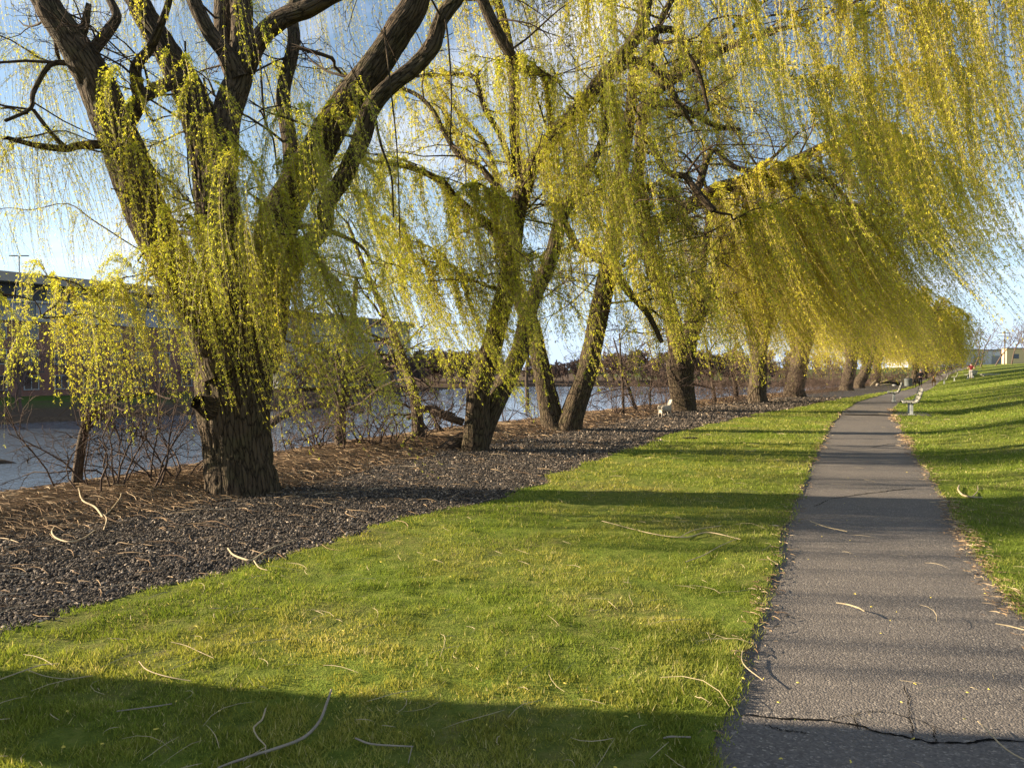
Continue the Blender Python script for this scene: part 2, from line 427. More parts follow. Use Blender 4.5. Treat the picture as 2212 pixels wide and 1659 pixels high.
M['benchslat'] = simple('weathered_bench_slat', (.33, .32, .27), .7, .3, .15, 18)
M['benchsteel'] = simple('grey_bench_steel', (.36, .38, .36), .5, .5, .1, 10)
M['wicker'] = simple('cream_wicker', (.36, .32, .25), .65, .3, .15, 60, .6)
M['deadwood'] = simple('pale_dead_wood', (.36, .29, .18), .8, .2, .25, 25)
M['greywood'] = simple('grey_dead_wood', (.26, .22, .17), .9, .1, .3, 20)
def m_straw():
    m, nt, out = mat('straw_litter')
    r = nd(nt, 'ShaderNodeAttribute', attribute_name='rnd').outputs['Fac']
    princ(nt, out, ramp(nt, r, [(0, (.10, .06, .035)), (.5, (.22, .145, .08)), (.85, (.36, .26, .15)), (1, (.55, .44, .29))]).outputs[0], .85, .15)
    return m
M['straw'] = m_straw()
M['yellowbit'] = simple('yellow_catkin_litter', (.60, .48, .10), .8, .1, .3, 30)
M['blackcloth'] = simple('black_cloth', (.012, .012, .015), .85, .2, .3, 20)
M['redcloth'] = simple('dark_red_cloth', (.10, .009, .013), .85, .2, .2, 20)
M['palecloth'] = simple('pale_cloth', (.30, .29, .28), .85, .2, .1, 20)
M['skin'] = simple('skin_tone', (.45, .27, .19), .6, .3, .08, 30)
M['hair'] = simple('dark_hair', (.03, .02, .015), .6, .3, .2, 60)
M['blackfur'] = simple('black_fur', (.018, .016, .015), .8, .2, .3, 40, .5)
M['tanfur'] = simple('tan_fur', (.36, .20, .09), .8, .2, .25, 30, .5)
M['binpaint'] = simple('grey_bin_metal', (.13, .145, .14), .5, .4, .12, 8)
M['warehouse'] = simple('white_warehouse', (.55, .58, .62), .6, .3, .06, .8)
M['tanwall'] = simple('tan_building', (.62, .47, .26), .8, .2, .06, 1)
M['pole'] = simple('wooden_pole', (.14, .11, .09), .9, .1, .2, 10)
M['concrete'] = simple('bench_pad', (.17, .15, .13), .95, .1, .2, 9)

# ------------------------------------------------------------------ world, sun, camera
EL = 17.5
SUN = np.array([-.9925 * math.cos(rad(EL)), .122 * math.cos(rad(EL)), math.sin(rad(EL))])
def build_world():
    w = bpy.data.worlds.new('World'); bpy.context.scene.world = w; w.use_nodes = True
    nt = w.node_tree; nt.nodes.clear()
    out = nt.nodes.new('ShaderNodeOutputWorld'); bg = nt.nodes.new('ShaderNodeBackground')
    sky = nt.nodes.new('ShaderNodeTexSky'); sky.sky_type = 'NISHITA'; sky.sun_disc = False
    sky.sun_elevation = rad(EL); sky.sun_rotation = math.atan2(SUN[0], SUN[1])
    sky.air_density = 1.0; sky.dust_density = .4; sky.ozone_density = 1.0; sky.altitude = 30
    tc = nt.nodes.new('ShaderNodeTexCoord')
    sx = nt.nodes.new('ShaderNodeSeparateXYZ'); L(nt, tc.outputs['Generated'], sx.inputs[0])
    z = math_n(nt, 'ADD', math_n(nt, 'MAXIMUM', sx.outputs[2], 0.0), .12)
    cx = nt.nodes.new('ShaderNodeCombineXYZ')
    L(nt, math_n(nt, 'DIVIDE', sx.outputs[0], z), cx.inputs[0]); L(nt, math_n(nt, 'DIVIDE', sx.outputs[1], z), cx.inputs[1])
    n = noise(nt, cx.outputs[0], .75, 7, .58, .25)
    m = ramp(nt, n.outputs[0], [(.50, (0, 0, 0)), (.66, (.85, .85, .85))]).outputs[0]
    n2 = noise(nt, cx.outputs[0], 2.2, 4, .6)
    cc = mixc(nt, n2.outputs[0], (6.2, 6.3, 6.9), (8.6, 8.3, 8.2))
    col = mixc(nt, m, sky.outputs[0], cc)
    hz = nt.nodes.new('ShaderNodeMapRange'); hz.interpolation_type = 'SMOOTHSTEP'; L(nt, sx.outputs[2], hz.inputs[0]); hz.inputs[1].default_value = .0; hz.inputs[2].default_value = .32; hz.inputs[3].default_value = .8; hz.inputs[4].default_value = .0
    col = mixc(nt, hz.outputs[0], col, (3.9, 5.2, 7.2))
    L(nt, col, bg.inputs[0]); bg.inputs[1].default_value = .058
    L(nt, bg.outputs[0], out.inputs[0])
build_world()
sl = bpy.data.lights.new('sun', 'SUN'); sl.energy = 5.0; sl.angle = rad(.55); sl.color = (1.0, .83, .60)
so = bpy.data.objects.new('sun', sl); C.objects.link(so); so.location = (-30, 10, 30)
so.rotation_euler = Vector(-SUN).to_track_quat('-Z', 'Y').to_euler()
cd = bpy.data.cameras.new('camera'); cam = bpy.data.objects.new('camera', cd); C.objects.link(cam)
cam.location = (0, 0, CAMZ); cam.rotation_euler = (rad(90) - PITCH, 0, 0)
cd.lens = 36 * F2 / 2212; cd.sensor_width = 36; cd.clip_end = 3000; cd.clip_start = .05
sc = bpy.context.scene; sc.camera = cam
sc.view_settings.view_transform = 'Standard'; sc.view_settings.look = 'None'; sc.view_settings.gamma = 1; sc.view_settings.exposure = 1.8
sc.cycles.max_bounces = 10; sc.cycles.diffuse_bounces = 6; sc.cycles.glossy_bounces = 3; sc.cycles.transmission_bounces = 3; sc.cycles.transparent_max_bounces = 6

# ------------------------------------------------------------------ ground, lawns, path, gravel, bank, river
def grid_mesh(name, X, Y, Z, m, attrs=None):
    a, b = X.shape
    V = np.stack([X, Y, Z], -1).reshape(-1, 3)
    i = np.arange(a - 1)[:, None] * b; j = np.arange(b - 1)[None]
    F = np.stack([i + j, i + j + 1, i + b + j + 1, i + b + j], -1).reshape(-1, 4)
    return np_mesh(name, V, F, m, smooth=True, attrs=attrs)
def rows(y0, yn, y1, n_near, n_far):
    a = np.linspace(y0, yn, n_near, endpoint=False)
    b = np.exp(np.linspace(math.log(yn), math.log(y1), n_far))
    return np.concatenate([a, b])
def strip(name, xl, xr, ys, n, off, m, upow=1.0):
    u = np.linspace(0, 1, n) ** upow
    Y = np.repeat(ys[:, None], n, 1)
    X = xl(ys)[:, None] * (1 - u) + xr(ys)[:, None] * u
    return grid_mesh(name, X, Y, zg(X, Y) + off, m)
ys = rows(-8, 2.0, 380, 30, 520)
gx = np.concatenate([-np.exp(np.linspace(math.log(900), math.log(40), 50)), np.linspace(-38, 90, 150), np.exp(np.linspace(math.log(93), math.log(1200), 45))])
gy = np.concatenate([np.linspace(-120, -10, 20), np.linspace(-8, 60, 110), np.exp(np.linspace(math.log(62), math.log(1500), 120))])
GX, GY = np.meshgrid(gx, gy)
GZ = zg(GX, GY)
inside = (GX > crestX(GY) - 5.5) & (GX < fx(_PR, GY) + 110) & (GY > -7) & (GY < 370)
GZ = np.where(inside, GZ - .15, GZ)
tag(grid_mesh('ground', GX, GY, GZ, M['ground']), kind='structure')
tag(strip('lawn', lawnX, pathL, ys, 130, .0, M['lawn']), kind='structure')
tag(strip('lawn', pathR, lambda y: fx(_PR, y) + 118, ys, 170, .0, M['lawn'], 2.2), kind='structure')
tag(strip('path', lambda y: pathL(y) - .07, lambda y: pathR(y) + .07, ys, 24, -.022, M['path']), kind='structure')
tag(strip('gravel_bed', mulX, lambda y: lawnX(y) + .03, ys, 60, -.012, M['gravel']), kind='structure')
tag(strip('river_bank', lambda y: crestX(y) - 7, lambda y: mulX(y) + .1, ys, 90, -.004, M['mulch']), kind='structure')
wx = np.array([-900, -200, -60, 0, 60, 200, 900.]); wy = np.array([-300, 0, 60, 120, 250, 700.])
WX, WY = np.meshgrid(wx, wy)
tag(grid_mesh('river', WX, WY, WX * 0 + WATER, M['water']), kind='structure')

# ------------------------------------------------------------------ grass, stones, litter
def grass():
    rng = np.random.default_rng(11)
    N = 900000
    y = np.exp(rng.uniform(math.log(2.5), math.log(95), N)); x = rng.uniform(-.74, .74, N) * y
    e = rng.normal(0, .035, N)
    ok = ((x > lawnX(y) + e - .02) & (x < pathL(y) + .02 + np.abs(e))) | (x > pathR(y) - .02 - np.abs(e) * .8)
    cl = fbm(x * 1.1, y * 1.1, 41, 3); fine = fbm(x * 7, y * 7, 51, 2)
    pt = fbm(x * 2.1, y * 2.1, 91, 3)
    ok &= rng.random(N) < np.clip(.35 + 1.6 * (fine - .25) + .9 * (.62 - cl) - 4.5 * np.maximum(pt - .56, 0), .06, 1)
    x, y, cl, fine = x[ok], y[ok], cl[ok], fine[ok]; n = len(x)
    sc_ = np.maximum(1, y / 6.5)
    h = (.011 + .024 * rng.random(n) ** 1.5) * (.45 + 1.3 * fine) * (1.0 + .25 * (.5 - cl)) * np.clip(sc_ ** .5, 1, 1.6)
    w = .0030 * sc_ * rng.uniform(.7, 1.4, n)
    a = rng.uniform(0, 2 * math.pi, n); ln = rng.normal(0, .5, (n, 2)) * h[:, None]
    z = zg(x, y)
    b = np.stack([x, y, z - .004], 1)
    s = np.stack([np.cos(a) * w, np.sin(a) * w, 0 * w], 1)
    t = b + np.stack([ln[:, 0], ln[:, 1], h], 1)
    V = np.stack([b - s, b + s, t], 1).reshape(-1, 3)
    F = np.arange(3 * n).reshape(-1, 3)
    r = np.clip(.45 + .9 * (fbm(x * 3, y * 3, 61) - .5) + rng.normal(0, .2, n), 0, 1)
    r = np.where(rng.random(n) < .04, 1, r)
    t_ = np.clip(.35 + 2.2 * (cl - .5) + rng.normal(0, .12, n) - .35 * (x > fx(_PR, y)), 0, 1)
    o = np_mesh('grass', V, F, M['grass'], attrs={'rnd': np.repeat(r, 3), 'tint': np.repeat(t_, 3)})
    tag(o, 'short spring grass blades covering the lawns beside the path', 'grass', kind='stuff')
grass()

ICO_V = None
def ico():
    t = (1 + 5 ** .5) / 2
    v = np.array([(-1, t, 0), (1, t, 0), (-1, -t, 0), (1, -t, 0), (0, -1, t), (0, 1, t), (0, -1, -t), (0, 1, -t), (t, 0, -1), (t, 0, 1), (-t, 0, -1), (-t, 0, 1)], float)
    v /= np.linalg.norm(v[0])
    f = np.array([(0, 11, 5), (0, 5, 1), (0, 1, 7), (0, 7, 10), (0, 10, 11), (1, 5, 9), (5, 11, 4), (11, 10, 2), (10, 7, 6), (7, 1, 8), (3, 9, 4), (3, 4, 2), (3, 2, 6), (3, 6, 8), (3, 8, 9), (4, 9, 5), (2, 4, 11), (6, 2, 10), (8, 6, 7), (9, 8, 1)])
    return v, f
def rotmats(rng, n, flat=1.0):
    q = rng.normal(0, 1, (n, 4)); q[:, 1:3] *= flat
    q /= np.linalg.norm(q, axis=1)[:, None]; w, x, y, z = q.T
    return np.stack([np.stack([1 - 2 * (y * y + z * z), 2 * (x * y - w * z), 2 * (x * z + w * y)], 1), np.stack([2 * (x * y + w * z), 1 - 2 * (x * x + z * z), 2 * (y * z - w * x)], 1), np.stack([2 * (x * z - w * y), 2 * (y * z + w * x), 1 - 2 * (x * x + y * y)], 1)], 1)
def gravel():
    rng = np.random.default_rng(12); iv, fc = ico()
    N = 210000
    y = np.exp(rng.uniform(math.log(3.6), math.log(42), N)); x = rng.uniform(-.74, .45, N) * y
    ok = (x > mulX(y) - .5 + .5 * rng.normal(0, 1, N)) & (x < lawnX(y) + rng.normal(0, .03, N)) & (x > mulX(y) - 1.2)
    x, y = x[ok], y[ok]; n = len(x)
    s = rng.uniform(.006, .015, n) * np.maximum(1, y / 11)
    sh = iv[None] * (1 + rng.normal(0, .18, (n, 12, 1)))
    sh = sh * np.stack([s * rng.uniform(1.0, 1.7, n), s, s * rng.uniform(.5, .8, n)], 1)[:, None, :]
    R = rotmats(rng, n, .35)
    V = np.einsum('nij,nkj->nki', R, sh)
    V = V + np.stack([x, y, zg(x, y) + s * .12], 1)[:, None, :]
    F = (fc[None] + (np.arange(n) * 12)[:, None, None]).reshape(-1, 3)
    o = np_mesh('gravel', V.reshape(-1, 3), F, M['stone'], attrs={'rnd': np.repeat(np.clip(rng.beta(1.6, 2.2, n) * 1.15, 0, 1), 12)})
    tag(o, 'dark slate gravel stones spread under the willows', 'gravel', kind='stuff')
gravel()
def ribbons(x, y, ln, w, rng, lift=.012, bend=.5, K=5, arch=.15, ang=None):
    n = len(x); a = rng.uniform(0, 2 * math.pi, n) if ang is None else ang
    k = rng.normal(0, bend, n); t = np.linspace(-.5, .5, K)
    A = a[:, None] + k[:, None] * t[None] * 2
    px = x[:, None] + np.cumsum(np.cos(A), 1) * (ln / K)[:, None]; py = y[:, None] + np.cumsum(np.sin(A), 1) * (ln / K)[:, None]
    pz = zg(px, py) + lift + (arch * ln * rng.random(n))[:, None] * (1 - (2 * t[None]) ** 2) * .4
    tap = np.array([.6, 1, 1, .8, .3]) if K == 5 else np.linspace(1, .3, K)
    ox = -np.sin(A) * w[:, None] * tap / 2; oy = np.cos(A) * w[:, None] * tap / 2
    up = w[:, None] * tap * .7
    V = np.stack([np.stack([px - ox, py - oy, pz], -1), np.stack([px, py, pz + up], -1), np.stack([px + ox, py + oy, pz], -1)], 2)
    b = (np.arange(n) * K * 3)[:, None, None] + (np.arange(K - 1) * 3)[None, :, None]
    F = np.concatenate([b + np.array([0, 1, 4, 3]), b + np.array([1, 2, 5, 4])], 1).reshape(-1, 4)
    return V.reshape(-1, 3), F
def litter():
    rng = np.random.default_rng(13)
    N = 60000
    y = np.exp(rng.uniform(math.log(4), math.log(46), N)); x = rng.uniform(-.78, .5, N) * y
    d = x - mulX(y)
    pr = np.where(d < 0, .95, np.where(x < lawnX(y), .16 * np.exp(-d / 1.2) + .03, 0))
    ok = (rng.random(N) < pr) & (x > crestX(y) - 2.5)
    x, y = x[ok], y[ok]; n = len(x)
    V, F = ribbons(x, y, rng.uniform(.12, .55, n), rng.uniform(.003, .008, n) * np.maximum(1, y / 12), rng, .008, .5)
    tag(np_mesh('straw_litter', V, F, M['straw'], attrs={'rnd': np.repeat(rng.beta(1.5, 1.8, n), 15)}), 'brown fallen withies matted over the river bank', 'plant litter', kind='stuff')
    # thin withies over lawn and path
    N = 620
    y = np.exp(rng.uniform(math.log(2.8), math.log(30), N)); x = rng.uniform(-.72, .72, N) * y
    ok = (x > lawnX(y)) & ((x < pathL(y)) | (x > pathR(y)) | (rng.random(N) < .3)); x, y = x[ok], y[ok]; n = len(x)
    V, F = ribbons(x, y, rng.uniform(.10, .5, n) * rng.uniform(.3, 1.2, n), rng.uniform(.0018, .0038, n) * np.maximum(1, y / 9), rng, .03, .45)
    tag(np_mesh('withy_litter', V, F, M['deadwood']), 'thin pale withies scattered over lawn and asphalt', 'plant litter', kind='stuff')
    # leaf litter along the edges of the path and catkins on it
    N = 9000
    y = np.exp(rng.uniform(math.log(2.8), math.log(30), N)); e = rng.random(N) < .72
    x = np.where(e, pathR(y) + rng.normal(-.02, .07, N) * (1 + .0 * y), pathL(y) + rng.normal(.02, .05, N))
    ok = rng.random(N) < np.clip(fbm(x * .9, y * .9, 71) * 2.4 - .75, .03, 1) * np.where(e, 1, .5)
    x, y = x[ok], y[ok]; n = len(x)
    V, F = ribbons(x, y, rng.uniform(.015, .11, n) * np.maximum(1, y / 8) ** .4, rng.uniform(.002, .008, n) * np.maximum(1, y / 9), rng, .006, .6)
    tag(np_mesh('edge_litter', V, F, M['straw'], attrs={'rnd': np.repeat(rng.random(n), 15)}), 'dry brown twig and leaf litter gathered along the path edges', 'plant litter', kind='stuff')
    N = 190
    y = np.exp(rng.uniform(math.log(2.7), math.log(14), N)); x = rng.uniform(-.7, .72, N) * y
    ok = x > lawnX(y); x, y = x[ok], y[ok]; n = len(x)
    V, F = ribbons(x, y, rng.uniform(.015, .04, n), rng.uniform(.004, .008, n), rng, .02, 1.0)
    tag(np_mesh('catkin_litter', V, F, M['yellowbit']), 'tiny yellow fallen catkins dotted over grass and asphalt', 'plant litter', kind='stuff')
litter()

def path_cracks():
    rng = np.random.default_rng(14)
    defs = [([(1600, 1535), (1680, 1542), (1780, 1548), (1860, 1560), (1900, 1573), (1960, 1583), (2010, 1594), (2080, 1596), (2130, 1590), (2215, 1592)], .014),
            ([(1780, 1548), (1830, 1536), (1880, 1528), (1930, 1532), (1990, 1550), (2060, 1575)], .005),
            ([(1955, 1470), (1962, 1500), (1975, 1545), (1978, 1580)], .005), ([(1846, 1540), (1850, 1562)], .005), ([(2015, 1560), (2018, 1590)], .004),
            ([(1650, 1555), (1700, 1568), (1750, 1575)], .005),
            ([(1790, 1075), (1830, 1068), (1870, 1062), (1920, 1056), (1975, 1050)], .02), ([(1760, 1090), (1790, 1076)], .012),
            ([(1880, 965), (1920, 957), (1955, 955)], .03)]
    for pts, w in defs:
        g = np.array([G(*p) for p in pts])[:, :2]
        s = np.linspace(0, 1, 60); k = np.linspace(0, 1, len(g))
        x = np.interp(s, k, g[:, 0]) + np.cumsum(rng.normal(0, .003, 60)) * .6 + rng.normal(0, .003, 60)
        y = np.interp(s, k, g[:, 1]) + np.cumsum(rng.normal(0, .003, 60)) * .6 + rng.normal(0, .005, 60)
        ww = w * (.35 + rng.random(60)) * np.clip(np.minimum(s, 1 - s) * 12 + .25, 0, 1)
        t = np.stack([np.gradient(x), np.gradient(y)], 1); t /= np.linalg.norm(t, axis=1)[:, None]
        z = zg(x, y) - .022 + .004
        a = np.stack([x - t[:, 1] * ww / 2, y + t[:, 0] * ww / 2, z], 1); b = np.stack([x + t[:, 1] * ww / 2, y - t[:, 0] * ww / 2, z], 1)
        V = np.stack([a, b], 1).reshape(-1, 3); i = np.arange(59) * 2
        tag(np_mesh('path_crack', V, np.stack([i, i + 1, i + 3, i + 2], 1), M['crack']), 'dark jagged crack across the asphalt path', 'crack', 'cracks in the asphalt path', 'structure')
path_cracks()

def grow(rng, p, d, ln, r, lv, out, up=.10, kids=(5, 6, 4), wob=.16, ang=.75, minr=.004):
    K = 6; pts = [p]; q = p.copy(); dd = d / np.linalg.norm(d)
    for k in range(K - 1):
        dd = dd + rng.normal(0, wob, 3) + np.array([0, 0, up]); dd /= np.linalg.norm(dd); q = q + dd * ln / (K - 1); pts.append(q)
    pts = np.array(pts); rr = np.maximum(r * np.linspace(1, .45 if lv else .35, K), minr)
    out.append((lv, pts, rr))
    if lv >= len(kids): return
    for k in range(kids[lv]):
        u = rng.uniform(.3, 1.0); i = min(int(u * (K - 1)), K - 2); f = u * (K - 1) - i
        b = pts[i] * (1 - f) + pts[i + 1] * f; ax = pts[i + 1] - pts[i]; ax /= np.linalg.norm(ax)
        v = rng.normal(0, 1, 3); v -= ax * v.dot(ax); v /= np.linalg.norm(v)
        grow(rng, b, ax * math.cos(ang) + v * math.sin(ang) * rng.uniform(.7, 1.2), ln * rng.uniform(.42, .68) * (1.1 - .4 * u), r * .5 * (1.15 - .5 * u), lv + 1, out, up * .8, kids, wob * 1.15, ang, minr)

# ------------------------------------------------------------------ willows
class Tree:
    """collects limbs (traced or grown), boughs with hanging strands, and links them under one Empty"""
    def __init__(s, base, seed, leaf, stem_r, bark='bark', per_bough=True):
        s.base = np.array(base, float); s.rng = np.random.default_rng(seed); s.seed = seed
        s.leaf = leaf; s.stem_r = stem_r; s.bark = bark; s.per = per_bough
        s.limbs = []; s.boughs = []; s.nodes = []; s.noder = []; s.LV = []; s.SV = []; s.LA = []; s.SA = []
        s.trunk = None
    def note(s, pts, rr, step=.25):
        p, r = catmull(pts, rr, step) if len(pts) > 2 else (np.array(pts, float), np.array(rr, float))
        s.nodes += list(p); s.noder += list(r)
    def px(s, pl, d0, d1):
        n = len(pl); out = []; rr = []
        for i, (x, y, w) in enumerate(pl):
            d = d0 + (d1 - d0) * i / max(n - 1, 1)
            out.append(P(x, y, d)); rr.append(w / 2 * d / F2)
        return np.array(out), np.array(rr)
    def limb(s, pl, d0, d1, n=14, res=.10, ridge=.012, ext=0, rough=.07, nr=9, taper=True):
        p, r = s.px(pl, d0, d1); s.limb3(p, r, n, res, ridge, ext, rough, nr)
    def limb3(s, p, r, n=12, res=.12, ridge=.0, ext=0, rough=.07, nr=9):
        if ext:
            d = p[-1] - p[-2]; d /= np.linalg.norm(d); rr = r[-1]; q = p[-1]
            for k in range(4):
                d = d + s.rng.normal(0, .22, 3) + np.array([0, 0, .06]); d /= np.linalg.norm(d)
                q = q + d * ext / 4; rr *= .72
                p = np.vstack([p, q]); r = np.append(r, rr)
        s.note(p, r)
        sd = s.seed * 31 + len(s.limbs)
        s.limbs.append(tube(p, r, n, res, rough, sd, ridge, nr))
        return p, r
    def connect(s, q, r_end, up=.5):
        """a branch from the nearest limb point to q"""
        N = np.array(s.nodes); R = np.array(s.noder)
        dist = np.linalg.norm(N - q, axis=1) + 2.5 * np.maximum(N[:, 2] - q[2] - .3, 0)
        i = int(np.argmin(dist)); a = N[i]; D = np.linalg.norm(q - a)
        m1 = a * .62 + q * .38 + s.rng.normal(0, .07 * D, 3) + np.array([0, 0, .14 * D * up]); m2 = a * .28 + q * .72 + s.rng.normal(0, .06 * D, 3) + np.array([0, 0, .12 * D * up])
        r0 = min(R[i] * .6, r_end * 1.6 + .012 * D)
        return [a, m1, m2], [r0, r0 * .8, max(r_end, r0 * .62)]
    def strands(s, O, J, T, tint, dens, ll=None):
        rng = s.rng; n = len(O); lf = ll or s.leaf
        Lg = np.linalg.norm(T - O, axis=1)
        P0 = O; P1 = O + .6 * J + np.stack([0 * Lg, 0 * Lg, .05 * Lg], 1)
        lean = T - O
        P2 = O + J + lean * np.array([.30, .30, .58]); P3 = T + J
        wig = rng.normal(0, .018, (n, 2)) * Lg[:, None]; ph = rng.uniform(0, 6.28, (n, 2)); fq = rng.uniform(4, 9, (n, 2))
        def ev(i, t):
            t = t[:, None]; a = 1 - t
            q = a ** 3 * P0[i] + 3 * a * a * t * P1[i] + 3 * a * t * t * P2[i] + t ** 3 * P3[i]
            q[:, :2] += wig[i] * np.sin(fq[i] * t + ph[i]) * t
            return q
        K = 9
        i = np.repeat(np.arange(n), K); t = np.tile(np.linspace(0, 1, K), n)
        c = ev(i, t).reshape(n, K, 3)
        sr = s.stem_r * rng.uniform(.7, 1.3, n)[:, None] * np.linspace(1.25, .55, K)[None]
        a0 = rng.uniform(0, 6.28, n)
        tri = []
        for k in range(3):
            an = a0 + k * 2.0944
            tri.append(c + np.stack([np.cos(an)[:, None] * sr, np.sin(an)[:, None] * sr, 0 * sr], -1))
        s.SV.append(np.stack(tri, 2).reshape(n, K * 3, 3)); 
        st_r = np.clip(rng.normal(.5, .25, n), 0, 1)
        # leaves and catkins
        cnt = np.maximum(3, (Lg * dens * rng.uniform(.6, 1.35, n)).astype(int))
        i = np.repeat(np.arange(n), cnt); m = len(i)
        t = rng.random(m) ** .85 * .94 + .06
        if lf < .09:
            nn = np.maximum(6, Lg * .40 / lf)[i]; t = np.clip((np.floor(t * nn) + .5 + .12 * rng.normal(0, 1, m)) / nn, .03, 1)
        q = ev(i, t); q2 = ev(i, np.minimum(t + .03, 1.03)); tg = q2 - q; tg /= np.linalg.norm(tg, axis=1)[:, None] + 1e-9
        rd = rng.normal(0, 1, (m, 3)); rd -= tg * (rd * tg).sum(1)[:, None]; rd /= np.linalg.norm(rd, axis=1)[:, None] + 1e-9
        dr = tg * rng.uniform(.2, .9, m)[:, None] + rd * rng.uniform(.4, 1.0, m)[:, None]; dr /= np.linalg.norm(dr, axis=1)[:, None]
        sd = np.cross(dr, rng.normal(0, 1, (m, 3))); sd /= np.linalg.norm(sd, axis=1)[:, None] + 1e-9
        l = lf * rng.uniform(.55, 1.35, m) * (1.05 - .35 * t); w = l * rng.uniform(.24, .40, m) 
        b = q + rd * s.stem_r * .5; mid = b + dr * (l * .5)[:, None]; tip = b + dr * l[:, None] + tg * (l * .18)[:, None]
        s.LV.append(np.stack([b, mid - sd * w[:, None] / 2, tip, mid + sd * w[:, None] / 2], 1))
        sr_ = np.clip(rng.normal(.48, .14, n), 0, 1)
        s.LA.append(np.stack([np.clip(sr_[i] + rng.normal(0, .2, m), 0, 1), np.clip(np.asarray(tint)[i] + rng.normal(0, .1, m), 0, 1)], 1))
    def curtain(s, x0, y0, x1, y1, d0, d1, l0, l1, n, lean=.18, tint=.3, dens=None, dj=.5, br=.02, sag=.12, spread=.35, jl=.16, show=True, clump=1, ll=None):
        """a bough between two surveyed points with n withies hanging from it; l0/l1: how low they reach at either end"""
        rng = s.rng; K = 6
        u = np.linspace(0, 1, K)
        A = P(x0, y0, d0); B = P(x1, y1, d1); Ln = np.linalg.norm(B - A)
        bp = A[None] * (1 - u)[:, None] + B[None] * u[:, None] + rng.normal(0, .035 * Ln, (K, 3)) * np.array([1, 1, .8]) 
        bp[:, 2] += .10 * Ln * np.sin(u * math.pi)
        br_ = br * np.linspace(1.0, .4, K)
        N = np.array(s.nodes)
        da = np.min(np.linalg.norm(N - bp[0], axis=1)); db = np.min(np.linalg.norm(N - bp[-1], axis=1))
        if db < da: bp = bp[::-1]; 
        if show:
            cp_, cr_ = s.connect(bp[0], br)
            s.boughs.append(tube(np.vstack([cp_, bp]), np.concatenate([cr_, br_]), 6, .18, .12, s.seed + len(s.boughs)))
            s.note(bp, br_)
        if db < da: bp = bp[::-1]
        nc = max(3, int(n / 11)); ci = rng.integers(0, nc, n); loose = rng.random(n) > .8 * clump
        cu = (np.arange(nc) + rng.uniform(.1, .9, nc)) / nc; rng.shuffle(cu)
        uu = np.clip(np.where(loose, rng.random(n), cu[ci] + rng.normal(0, .012, n)), 0, 1)
        O = np.stack([np.interp(uu, u, bp[:, k]) for k in range(3)], 1)
        sc_ = (d0 + (d1 - d0) * uu) / F2
        low = l0 + (l1 - l0) * uu
        ytop = y0 + (y1 - y0) * uu
        # withies hang together in tapering locks, each lock with its own length and sway
        Jc = np.stack([rng.normal(0, spread * 1.15, nc), rng.normal(0, dj * 1.1, nc), rng.normal(.0, spread * .75, nc)], 1)
        fc_ = 1.04 - jl * 2.6 * rng.random(nc) ** 1.4; lc = rng.normal(1, .22, nc)
        f = np.clip(np.where(loose, 1 - jl * 2.5 * rng.random(n), fc_[ci]) * (1 - .30 * rng.random(n) ** 1.6), .3, 1.1)
        drop = (low - ytop) * f * sc_
        ln_ = np.where(loose, rng.normal(1, .3, n), lc[ci] + rng.normal(0, .07, n))
        T = O + np.stack([lean * drop * ln_ + rng.normal(0, .018, n) * drop, rng.normal(0, .03, n) * drop, -drop], 1)
        J = np.where(loose[:, None], rng.normal(0, 1, (n, 3)) * np.array([spread, dj, spread * .6]), Jc[ci] + rng.normal(0, .055 * max(1, d0 / 14), (n, 3))) * np.minimum(1, drop / 1.2)[:, None]
        tt = np.clip(tint + rng.normal(0, .17, nc)[ci] + rng.normal(0, .07, n), 0, 1)
        s.strands(O, J, T, tt, dens or s.dens, ll)
    def twiggery(s, n, ln, r, zmin, kids=(3, 3), up=-.02, minr=.003, wob=.2, xr=None):
        rng = s.rng; N = np.array(s.nodes); Rr = np.array(s.noder); ok = np.where((N[:, 2] > s.base[2] + zmin) & (Rr > r * .8))[0]; out = []
        for k in range(n):
            i = ok[rng.integers(0, len(ok))]; a = rng.uniform(0, 6.28)
            grow(rng, N[i], np.array([math.cos(a), math.sin(a), rng.uniform(-.3, .7)]), ln * rng.uniform(.5, 1.2), min(r, Rr[i] * .6) * rng.uniform(.6, 1.1), 0, out, up, kids, wob, .7, minr)
        s.tw = merge([tube(p, q, 5 if l == 0 else 3, 0) for l, p, q in out])
    def build(s, label, cat='tree', group='willows along the river path', bough_name='bough'):
        b = s.base
        root = empty('willow_tree', tuple(b)); tag(root, label, cat, group)
        bm = M[s.bark]
        v, f, c = s.trunk
        np_mesh('trunk', v, f, bm, root, {'bark': c}, smooth=True, loc=b).location = (0, 0, 0)
        for v, f, c in s.limbs:
            np_mesh('limb', v, f, bm, root, {'bark': c}, smooth=True, loc=b).location = (0, 0, 0)
        if s.per:
            for v, f, c in s.boughs:
                np_mesh(bough_name, v, f, M['twigbark'], root, {'bark': c}, smooth=True, loc=b).location = (0, 0, 0)
        elif s.boughs:
            v, f, c = merge(s.boughs)
            np_mesh('branches', v, f, M['twigbark'], root, {'bark': c}, smooth=True, loc=b).location = (0, 0, 0)
        if getattr(s, 'tw', None) is not None:
            v, f, c = s.tw
            o = np_mesh('twigs', v, f, M['twigbark'], root, smooth=True, loc=b); o.location = (0, 0, 0); o['kind'] = 'stuff'
